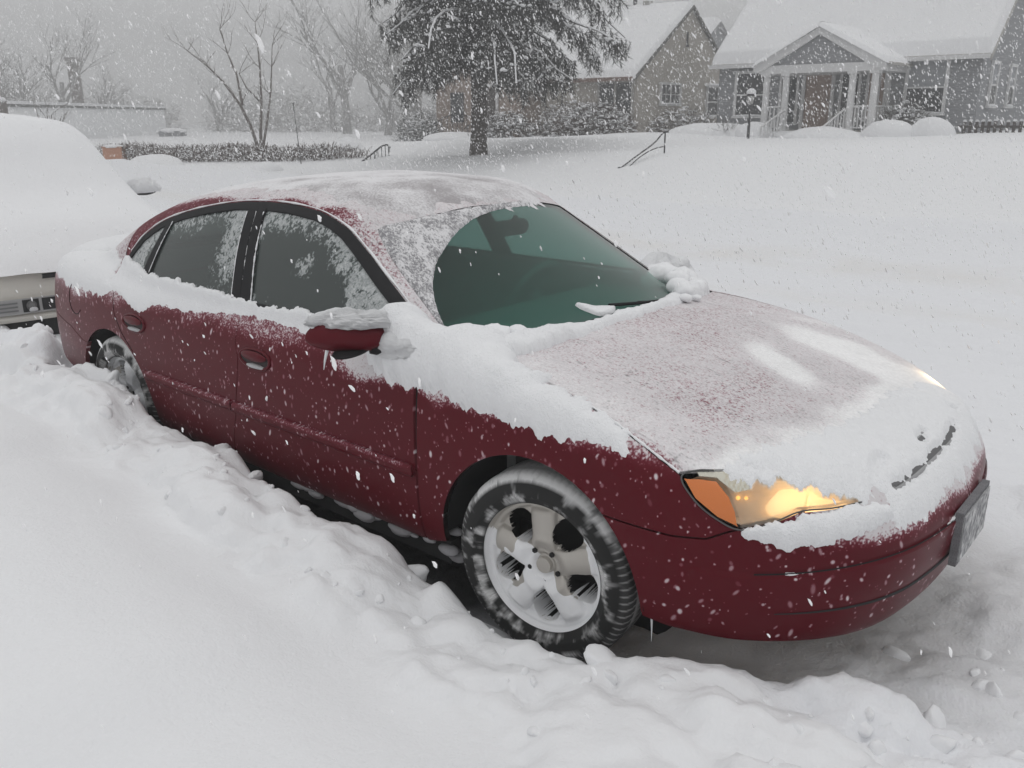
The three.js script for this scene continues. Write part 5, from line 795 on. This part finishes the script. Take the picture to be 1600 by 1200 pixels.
// bushes
function bush(name, label, [x, z], rx, ry, rz, n, mat = W.twig, snowy = .25, len = [.12, .45], thick = .008) {
  const b = thing(name, label, 'bush', [x, ground(x, z, false) - .05, z]); part('foliage', twigBall(n, rx, ry, rz, 1, len, thick), mat, b);
  const L = []; for (let i = 0; i < n * snowy; i++) { const a = rr(0, 6.28), e = Math.acos(rr(0, 1)), t = rr(.7, 1.1), g = new THREE.IcosahedronGeometry(rr(.025, .07), 0); g.scale(1.6, .6, 1.3); g.translate(t * rx * Math.sin(e) * Math.cos(a), t * ry * Math.cos(e), t * rz * Math.sin(e) * Math.sin(a)); L.push(g); } tag(part('snow', merge(L), W.roofSnow, b), null, null, null, 'stuff'); return b;
}
bush('bare_shrub', 'twiggy dark shrub between the porch and the single front window', [-6.25, -27.6], .8, 1.08, .7, 900);
bush('bare_shrub', 'wide brown shrub under the front window of the stucco house', [-18.9, -26.8], 1.9, 1.45, 1.1, 2400, lin(.10, .075, .068, .95));
bush('bare_shrub', 'large brown thicket behind the conifer trunk on its right', [-16.2, -24.5], 1.7, 1.15, 1.0, 2200, lin(.10, .075, .068, .95));
bush('bare_shrub', 'low thicket in front of the stucco stoop', [-20.3, -24.3], 1.3, 1.0, .8, 1300, lin(.085, .07, .066, .95));
bush('bare_shrub', 'brown shrub at the rear corner of the beige gable', [-14.9, -28.6], 1.5, 1.15, .9, 1400, lin(.11, .085, .075, .95));
bush('bare_shrub', 'dark evergreen shrub close to the left of the conifer house stoop', [-27.0, -26.0], 1.2, 1.5, 1.0, 1500, lin(.05, .05, .048, .95));
bush('bare_shrub', 'small sprig of twigs poking from the snow left of the lamp post', [-11.4, -25.5], .3, .55, .3, 60, W.twig, .1);
const moundThing = (label, x, z, rx, ry, rz, s) => { const m = part('snow_mound', mound(rx, ry, rz, s, .12), M.ground); m.position.set(x, ground(x, z, false) - .1, z); tag(m, label, 'snow mound', null); };
moundThing('rounded snow mound in front of the porch steps', -7.9, -25.2, 1.25, .42, .9, 581); moundThing('rounded snow mound right of the porch, left of the dark shrub', -6.05, -25.6, .85, .62, .7, 582); moundThing('snow mound with a squared right side beside the picket fence', -4.85, -25.8, .72, .66, .6, 583);
moundThing('broad snow mound left of the lamp post', -12.3, -26.2, 1.8, .50, 1.2, 584); moundThing('snow mound just right of the lamp post', -10.6, -25.9, .7, .6, .7, 585); moundThing('snow mound on the far side of the hedge end', -23.2, -18.6, .7, .62, .6, 586); moundThing('snow heap in front of the hedge beside the bare tree', -19.2, -12.25, .55, .34, .5, 587); moundThing('snow heap at the left end of the hedge', -23.6, -11.2, 1.3, .42, .8, 588);
{ // clipped bare hedge
  const h = thing('hedge', 'long low bare brown hedge dusted with snow', 'hedge'); const A = [-28.6, -11.9], B = [-18.7, -15.5], L = [], S = [];
  for (let i = 0; i < 7000; i++) { const t = rnd(), x = mix(A[0], B[0], t), z = mix(A[1], B[1], t) + rr(-.4, .4), y = rr(.15, .78) + .05 * noise(x * .7, 1, 9), l = rr(.08, .26); L.push(bar([x, y, z], [x + rr(-.5, .5) * l, y + rr(.2, .8) * l, z + rr(-.5, .5) * l], .010, .005, 3)); if (i % 7 === 0) { const g = new THREE.IcosahedronGeometry(rr(.012, .035), 0); g.scale(1.8, .6, 1.4); g.translate(x, y + .06, z + .2); S.push(g); } }
  tag(part('twigs', merge(L), lin(.12, .09, .08, .95), h), null, null, null, 'stuff'); tag(part('snow', merge(S), W.roofSnow, h), null, null, null, 'stuff');
}
// ---------- trees ----------
function limbs(list, p, dir, len, r, depth, o) { // recursive bare branching
  const n = 5, pts = [p.slice()], rad = [r]; const d = dir.slice(); let q = p.slice();
  for (let i = 1; i <= n; i++) { d[0] += rr(-1, 1) * o.wild; d[1] += rr(-1, 1) * o.wild * .6 + o.lift; d[2] += rr(-1, 1) * o.wild; const l = Math.hypot(...d); for (let k = 0; k < 3; k++) d[k] /= l; q = q.map((v, k) => v + d[k] * len / n); pts.push(q.slice()); rad.push(mix(r, r * .55, i / n)); }
  list.push(taperTube(pts, rad, depth > 1 ? 6 : 4));
  if (depth <= 0) return;
  const kids = o.kids + (rnd() < .5 ? 1 : 0);
  for (let k = 0; k < kids; k++) { const i = Math.max(1, Math.round(rr(.35, 1) * n)), a = rr(0, 6.28), s = rr(.45, .95), u = [Math.cos(a), rr(-.1, .5), Math.sin(a)]; limbs(list, pts[i], [d[0] + u[0] * s, d[1] + u[1] * s, d[2] + u[2] * s], len * rr(.55, .8), rad[i] * rr(.5, .7), depth - 1, o); }
}
{ // the bare tree in front of the hedge: three stems from one foot
  const t = thing('bare_tree', 'leafless multi stemmed tree with thin branches standing at the hedge', 'tree', [-22.9, .48, -14.6], .7036); const T = [], C = [];
  const X = (px, py) => [(px - 405) * .0215, (240 - py) * .0215]; // sketch in metres from the foot
  const S = (pts, r0, r1, dz) => { const P = pts.map(([x, y], i) => { const v = X(x, y); return [v[0], v[1], dz * i / pts.length]; }); T.push(taperTube(P, P.map((_, i) => mix(r0, r1, i / (P.length - 1))), 7)); return P; };
  const a = S([[405, 238], [395, 195], [384, 165], [362, 130], [342, 108], [318, 88]], .062, .013, .7), b = S([[406, 238], [408, 200], [412, 160], [413, 110], [412, 75], [410, 45]], .062, .011, -.4), c = S([[407, 238], [418, 200], [430, 150], [436, 110], [440, 80]], .05, .011, .3), e = S([[384, 165], [378, 120], [366, 90], [356, 55]], .045, .012, -.4), f = S([[412, 160], [395, 140], [388, 120]], .035, .012, .5);
  const o = { wild: .22, lift: .05, kids: 2 };
  for (const st of [a, b, c, e, f]) st.forEach((p, i) => { if (i > 1) for (let k = 0; k < 3; k++) { const s = rnd() < .5 ? -1 : 1; limbs(C, p, [s * rr(.3, .9), rr(.5, 1), rr(-.6, .6)], rr(.35, .95), .0115, 1, o); } });
  part('trunk', merge(T), lin(.16, .14, .13, .95), t); part('branches', merge(C), lin(.14, .12, .11, .95), t);
}
{ // saplings by the low building
  const t = thing('bare_sapling', 'thin bare sapling in front of the white building wall', 'tree', [-41.5, .2, -15.6]); const C = []; for (let k = 0; k < 4; k++) limbs(C, [rr(-.9, .9), 0, rr(-.4, .4)], [rr(-.4, .4), 1, 0], 1.7, .04, 2, { wild: .2, lift: .04, kids: 2 }); part('branches', merge(C), lin(.14, .12, .11, .95), t);
}
// hazy big trees far behind; part of the haze is put into pale twig colour
function bigTree(h, wild) { const g = []; limbs(g, [0, -.5, 0], [0, 1, 0], h * .34, h * .022, 5, { wild, lift: .035, kids: 3 }); return merge(g); }
{
  const protos = [bigTree(13, .16), bigTree(12, .2), bigTree(14, .14)];
  const spots = [[-35.0, -33.4, 1.15, 'nearest hazy bare tree, under the left limbs of the conifer'], [-44.6, -39.8, 1.3, 'tall hazy bare tree left of the conifer crown'], [-50.5, -41.0, 1.25, 'hazy bare tree right behind the marker stake'], [-32.5, -36.0, 1.0, 'hazy bare tree close beside the conifer trunk'], [-40.0, -38.5, 1.35, 'hazy bare tree between the conifer and the handrail with uprights'], [-57.0, -45.0, .95, 'hazy bare tree behind the leafless tree at the hedge'], [-72.0, -43.5, .8, 'low faint bare tree between the white building and the hedge tree'], [-69.2, -25.2, .95, 'faint bare tree at the left edge of the view'], [-66.8, -27.4, 1.0, 'faint bare tree just left of the brick chimney'], [-80.0, -36.5, .85, 'faint bare tree just right of the brick chimney'], [-66.0, -22.0, 1.0, 'faint bare tree above the brick corner pier']];
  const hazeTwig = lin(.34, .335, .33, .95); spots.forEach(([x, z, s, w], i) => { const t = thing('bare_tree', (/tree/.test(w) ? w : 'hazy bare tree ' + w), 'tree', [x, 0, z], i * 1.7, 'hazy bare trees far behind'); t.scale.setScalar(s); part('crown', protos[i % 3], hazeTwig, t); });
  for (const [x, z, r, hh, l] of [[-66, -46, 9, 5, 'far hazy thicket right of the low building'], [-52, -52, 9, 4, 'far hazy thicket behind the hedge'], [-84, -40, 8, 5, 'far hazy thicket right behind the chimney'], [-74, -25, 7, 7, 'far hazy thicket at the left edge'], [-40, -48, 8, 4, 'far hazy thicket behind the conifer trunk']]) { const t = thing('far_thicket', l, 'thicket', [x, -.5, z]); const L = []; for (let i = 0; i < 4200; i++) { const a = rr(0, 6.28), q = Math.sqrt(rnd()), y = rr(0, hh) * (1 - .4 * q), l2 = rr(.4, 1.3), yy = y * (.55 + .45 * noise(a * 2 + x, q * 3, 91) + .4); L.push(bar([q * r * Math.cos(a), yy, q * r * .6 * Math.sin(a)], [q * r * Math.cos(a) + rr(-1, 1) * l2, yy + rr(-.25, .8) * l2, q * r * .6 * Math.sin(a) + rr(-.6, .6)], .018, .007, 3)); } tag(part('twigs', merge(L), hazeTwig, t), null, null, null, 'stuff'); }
}
{ // the conifer: bare lower trunk, drooping limbs hung with needled twigs, snow on the limbs
  const t = thing('conifer', 'big dark conifer with drooping snowy branches in front of the stucco house', 'tree', [-14.25, .3, -16]);
  const tr = []; for (let i = 0; i <= 14; i++) tr.push([.03 * Math.sin(i), i * .95, .03 * Math.cos(i * 1.3)]); part('trunk', taperTube(tr, tr.map((_, i) => mix(.235, .10, i / 14) + (i === 0 ? .06 : 0)), 12), W.bark, t);
  const limb = [], needles = [], pads = [], m4 = new THREE.Matrix4(), q = new THREE.Quaternion(), e = new THREE.Euler(), col = new THREE.Color();
  const spray = (p, s, hang) => { e.set(rr(-.5, .5) + hang, rr(0, 6.28), rr(-.5, .5)); q.setFromEuler(e); m4.compose(new THREE.Vector3(...p), q, new THREE.Vector3(s, s, s)); needles.push(m4.clone()); };
  for (let i = 0; i < 118; i++) {
    const y = 2.85 + Math.pow(i / 118, .9) * 9.6, a = i * 2.39996 + rr(-.3, .3), taper = y < 3.6 ? .85 : 1, R = (3.75 - Math.max(0, y - 5) * .28) * rr(.62, 1.08) * taper * (1.02 + .2 * Math.cos(a + .70)); if (R < .4) continue;
    const n = 7, pts = [], rad = []; let p = [.1 * Math.cos(a), y, .1 * Math.sin(a)]; const up = rr(.12, .38);
    for (let k = 0; k <= n; k++) { const u = k / n; const w = .18 * Math.sin(u * 5 + i); pts.push([Math.cos(a + w * .3) * R * u, y + up * R * u - (.34 + .24 * rnd() * .3) * R * u * u * 1.5 + .05 * noise(u * 4, i, 601), Math.sin(a + w * .3) * R * u]); rad.push(mix(.05, .012, u)); }
    limb.push(taperTube(pts, rad, 5));
    for (let k = 1; k <= n; k++) { const P0 = pts[k - 1], P1 = pts[k]; for (let s = 0; s < 15; s++) { const u = rnd(), w = (k + u) / n, b = [mix(P0[0], P1[0], u), mix(P0[1], P1[1], u), mix(P0[2], P1[2], u)], side = rr(-1, 1) * (.16 + .42 * Math.sin(Math.min(1, w) * 2.6)), hang = rr(.05, .75) * (.35 + .65 * w) * (y < 3.6 ? 1.05 : .8); const c = [b[0] - Math.sin(a) * side, b[1] - hang * rr(.2, 1) * .9, b[2] + Math.cos(a) * side]; if (c[1] < 1.75 + .8 * rnd()) continue; spray(c, rr(.7, 1.25), .2); if (rnd() < .42) { e.set(rr(-.3, .3), rr(0, 6.28), rr(-.3, .3)); q.setFromEuler(e); m4.compose(new THREE.Vector3(c[0], c[1] + .05, c[2]), q, new THREE.Vector3(rr(.03, .10), rr(.018, .04), rr(.025, .06))); pads.push(m4.clone()); } } }
    const sn = pts.slice(1).map((v, k) => [v[0], v[1] + rad[k + 1] * 1.1, v[2]]); pads.push(null); limb.snow = limb.snow || []; limb.snow.push(taperTube(sn, sn.map((_, k) => rad[k + 1] * 1.05 + .006), 5));
  }
  part('limbs', merge(limb), W.bark, t); tag(part('limb_snow', merge(limb.snow), W.roofSnow, t), null, null, null, 'stuff');
  // one needled twig: a stem with flat narrow needles all round
  const P = [], I = []; for (let k = 0; k < 26; k++) { const u = rnd(), a = rr(0, 6.28), l = rr(.10, .19), y = -u * .42, d = [Math.cos(a), -rr(.4, 1.1), Math.sin(a)], s = [-Math.sin(a) * .013, 0, Math.cos(a) * .013], o = P.length / 3; P.push(s[0], y, s[2], -s[0], y, -s[2], d[0] * l, y + d[1] * l, d[2] * l); I.push(o, o + 1, o + 2); } for (let k = 0; k < 3; k++) { const a = k * 2.1, o = P.length / 3; P.push(.012 * Math.cos(a), .04, .012 * Math.sin(a), .012 * Math.cos(a + 2), .04, .012 * Math.sin(a + 2), 0, -.45, 0); I.push(o, o + 1, o + 2); }
  const ng = new THREE.BufferGeometry(); ng.setAttribute('position', new THREE.Float32BufferAttribute(P, 3)); ng.setIndex(I); ng.computeVertexNormals();
  const im = new THREE.InstancedMesh(ng, new THREE.MeshStandardMaterial({ color: 0xffffff, roughness: .9, side: THREE.DoubleSide }), needles.length); needles.forEach((m, i) => { im.setMatrixAt(i, m); const v = rr(.55, 1.25); im.setColorAt(i, col.setRGB(.072 * v, .073 * v, .069 * v)); }); im.name = 'foliage'; im.castShadow = im.receiveShadow = true; tag(im, null, null, null, 'stuff'); t.add(im);
  const pl = pads.filter(Boolean), ps = new THREE.InstancedMesh(new THREE.IcosahedronGeometry(1, 1), W.roofSnow, pl.length); pl.forEach((m, i) => ps.setMatrixAt(i, m)); ps.name = 'snow_pads'; ps.castShadow = ps.receiveShadow = true; tag(ps, null, null, null, 'stuff'); t.add(ps);
}
// ---------- the white car parked behind, almost buried ----------
{
  const c = thing('buried_car', 'pale car buried under thick snow, parked behind the red sedan', 'car', [0, 0, 0]); const cream = lin(.62, .60, .55, .5, {});
  const plan = (z) => -3.62 - .16 * (z / .9) ** 2 - .35 * Math.max(0, (Math.abs(z) - .6) / .3) ** 3, ZC = 0, shellAt = (y0, y1, off, z0 = -.9, z1 = .9, n = 40, prof = () => 0) => { const P = [], I = [], m = 12; for (let j = 0; j <= m; j++) for (let i = 0; i <= n; i++) { const z = mix(z0, z1, i / n), y = mix(y0, y1, j / m); P.push(plan(z) + off + prof(j / m), y, z + ZC); } for (let j = 0; j < m; j++) for (let i = 0; i < n; i++) { const k = j * (n + 1) + i; I.push(k, k + n + 1, k + 1, k + 1, k + n + 1, k + n + 2); } const g = new THREE.BufferGeometry(); g.setAttribute('position', new THREE.Float32BufferAttribute(P, 3)); g.setIndex(I); g.computeVertexNormals(); return g; };
  part('front_bumper', shellAt(.36, .74, 0, -.9, .9, 40, (v) => .05 * Math.sin(v * 3.1) + .03 * sstep(.42, .30, v)), cream, c);
  part('bumper_lip', shellAt(.345, .405, .045, -.9, .9, 40, (v) => .02 * Math.sin(v * 3.14)), cream, c);
  part('front_valance', shellAt(.14, .37, .01), M.dark, c);
  part('body', [bx(2.6, .5, 1.72, -5.1, .6, 0), bx(1.6, .55, 1.4, -5.9, 1.2, 0)], cream, c);
  part('grille_slot', mergeVertices(shellAt(.640, .675, .072, -.36, .345, 20, (v) => .006 * Math.sin(v * 3))), M.dark, c);
  const lp = new THREE.Group(); lp.name = 'lower_grille'; c.add(lp);
  part('surround', shellAt(.405, .515, .078, .05, .82, 24), lin(.36, .36, .36, .6), lp);
  for (let k = 0; k < 3; k++) part('slat', shellAt(.428 + k * .027, .440 + k * .027, .086, .53, .80, 10), lin(.16, .16, .165, .6), lp);
  part('vent', shellAt(.418, .505, .083, .395, .50, 8), M.dark, lp); part('vent', shellAt(.418, .505, .083, .12, .375, 8), M.dark, lp);
  const fog = new THREE.Group(); fog.name = 'fog_lamp'; c.add(fog); fog.position.set(plan(.45) + .092, .462, .447); fog.rotation.y = Math.PI / 2; part('lamp_ring', new THREE.TorusGeometry(.030, .006, 8, 28), lin(.10, .10, .10, .5), fog); part('lamp_glass', new THREE.CircleGeometry(.027, 24), lin(.20, .20, .20, .3), fog); part('snow', mound(.03, .02, .014, 611).translate(.005, -.03, .01), M.carSnow, fog);
  for (const z of [.72, -.72]) { const g = new THREE.TorusGeometry(.24, .09, 12, 32); part('tyre', g.translate(-4.45, .31, z), M.blackTrim, c); }
  // the mantle of snow over hood, windshield and roof
  const P = [], UV = [], I = [], nx = 110, nz = 70; const prof = tab([[-8.6, 1.45], [-7.4, 1.72], [-6.2, 1.79], [-5.35, 1.765], [-4.95, 1.74], [-4.72, 1.60], [-4.5, 1.36], [-4.3, 1.19], [-4.1, 1.09], [-3.85, .99], [-3.68, .87], [-3.56, .77], [-3.49, .685]]);
  for (let i = 0; i <= nx; i++) for (let j = 0; j <= nz; j++) {
    const u = i / nx, v = j / nz * 2 - 1, x0 = mix(-8.6, -3.49, u), hw = mix(.93, 1.04, sstep(1.75, .95, prof(x0))), a = Math.abs(v), z = v * hw, x = x0 - .20 * (z) ** 2 * sstep(-5.6, -4.2, x0) - .03;
    const side = Math.sqrt(Math.max(0, 1 - Math.pow(a, 5))), lo = mix(.95, .655, sstep(-4.6, -3.55, x0)); const y = lo - .02 + (prof(x0) - lo + .02) * side + .03 * fbm(x * 1.6, z * 1.6, 3, 621) * side;
    P.push(x, y, z); UV.push(x, z);
  }
  for (let i = 0; i < nx; i++) for (let j = 0; j < nz; j++) { const k = i * (nz + 1) + j; I.push(k, k + 1, k + nz + 1, k + 1, k + nz + 2, k + nz + 1); }
  const g = new THREE.BufferGeometry(); g.setAttribute('position', new THREE.Float32BufferAttribute(P, 3)); g.setAttribute('uv', new THREE.Float32BufferAttribute(UV, 2)); g.setIndex(I); g.computeVertexNormals(); part('snow_cover', g, M.ground, c);
  const mr = new THREE.Group(); mr.name = 'side_mirror'; mr.position.set(-4.72, 1.12, -1.08); c.add(mr); part('mirror_shell', new THREE.SphereGeometry(1, 20, 14).scale(.07, .055, .13), M.dark, mr); part('snow', mound(.10, .10, .15, 631, .4).translate(0, .01, 0), M.carSnow, mr);
}
// ---------- falling snow ----------
{
  const g0 = new THREE.IcosahedronGeometry(1, 1), p = g0.attributes.position; for (let i = 0; i < p.count; i++) { const x = p.getX(i), y = p.getY(i), z = p.getZ(i), n = 1 + .35 * noise(x * 2 + 3, y * 2 + z, 641); p.setXYZ(i, x * n, y * n, z * n); } g0.computeVertexNormals();
  const list = [], cam = camera.position; let add = (n, x0, x1, y0, y1, z0, z1, r0, r1, min) => { for (let i = 0; i < n; i++) { const x = rr(x0, x1), y = rr(y0, y1), z = rr(z0, z1); if (Math.hypot(x - cam.x, y - cam.y, z - cam.z) < min) continue; if (y < ground(x, z, false) + .05 || carField(x, y, z) < .02) continue; list.push([x, y, z, rr(r0, r1)]); } };
  add(2600, -4, 4.5, 0, 2.6, -3.5, 3.2, .0014, .0032, .7); add(300, -3, 4, 0, 2.4, -2, 3, .0032, .0048, 1.1); add(30, -2, 3.4, .2, 1.9, -.5, 2.6, .0042, .0060, 1.1); add(34000, -16, 8, 0, 5, -14, 3, .0026, .0050, 3.2); add(26000, -13, 4, 0, 4.5, -12, -.5, .0034, .0058, 4.5); add(75000, -95, 10, 0, 16, -75, -27, .012, .026, 28); add(30000, -95, -30, 0, 16, -27, 0, .012, .024, 30); add(85000, -40, 8, 0, 8, -27.5, 2, .0034, .0062, 7);
  const im = new THREE.InstancedMesh(g0, lin(.9, .9, .91, .95), list.length), m = new THREE.Matrix4(), q = new THREE.Quaternion(), fall = new THREE.Vector3(), up = new THREE.Vector3(0, 1, 0);
  list.forEach(([x, y, z, r], i) => { fall.set(.55 + rr(-.35, .35), -1, rr(-.4, .4)).normalize(); q.setFromUnitVectors(up, fall); m.compose(new THREE.Vector3(x, y, z), q, new THREE.Vector3(r * rr(.7, 1.1), r * rr(1.4, 3.2), r * rr(.6, 1))); im.setMatrixAt(i, m); });
  im.name = 'falling_snow'; tag(im, 'white snowflakes falling through the air across the whole view', 'snowfall', null, 'stuff'); scene.add(im);
}
renderer.render(scene, camera);
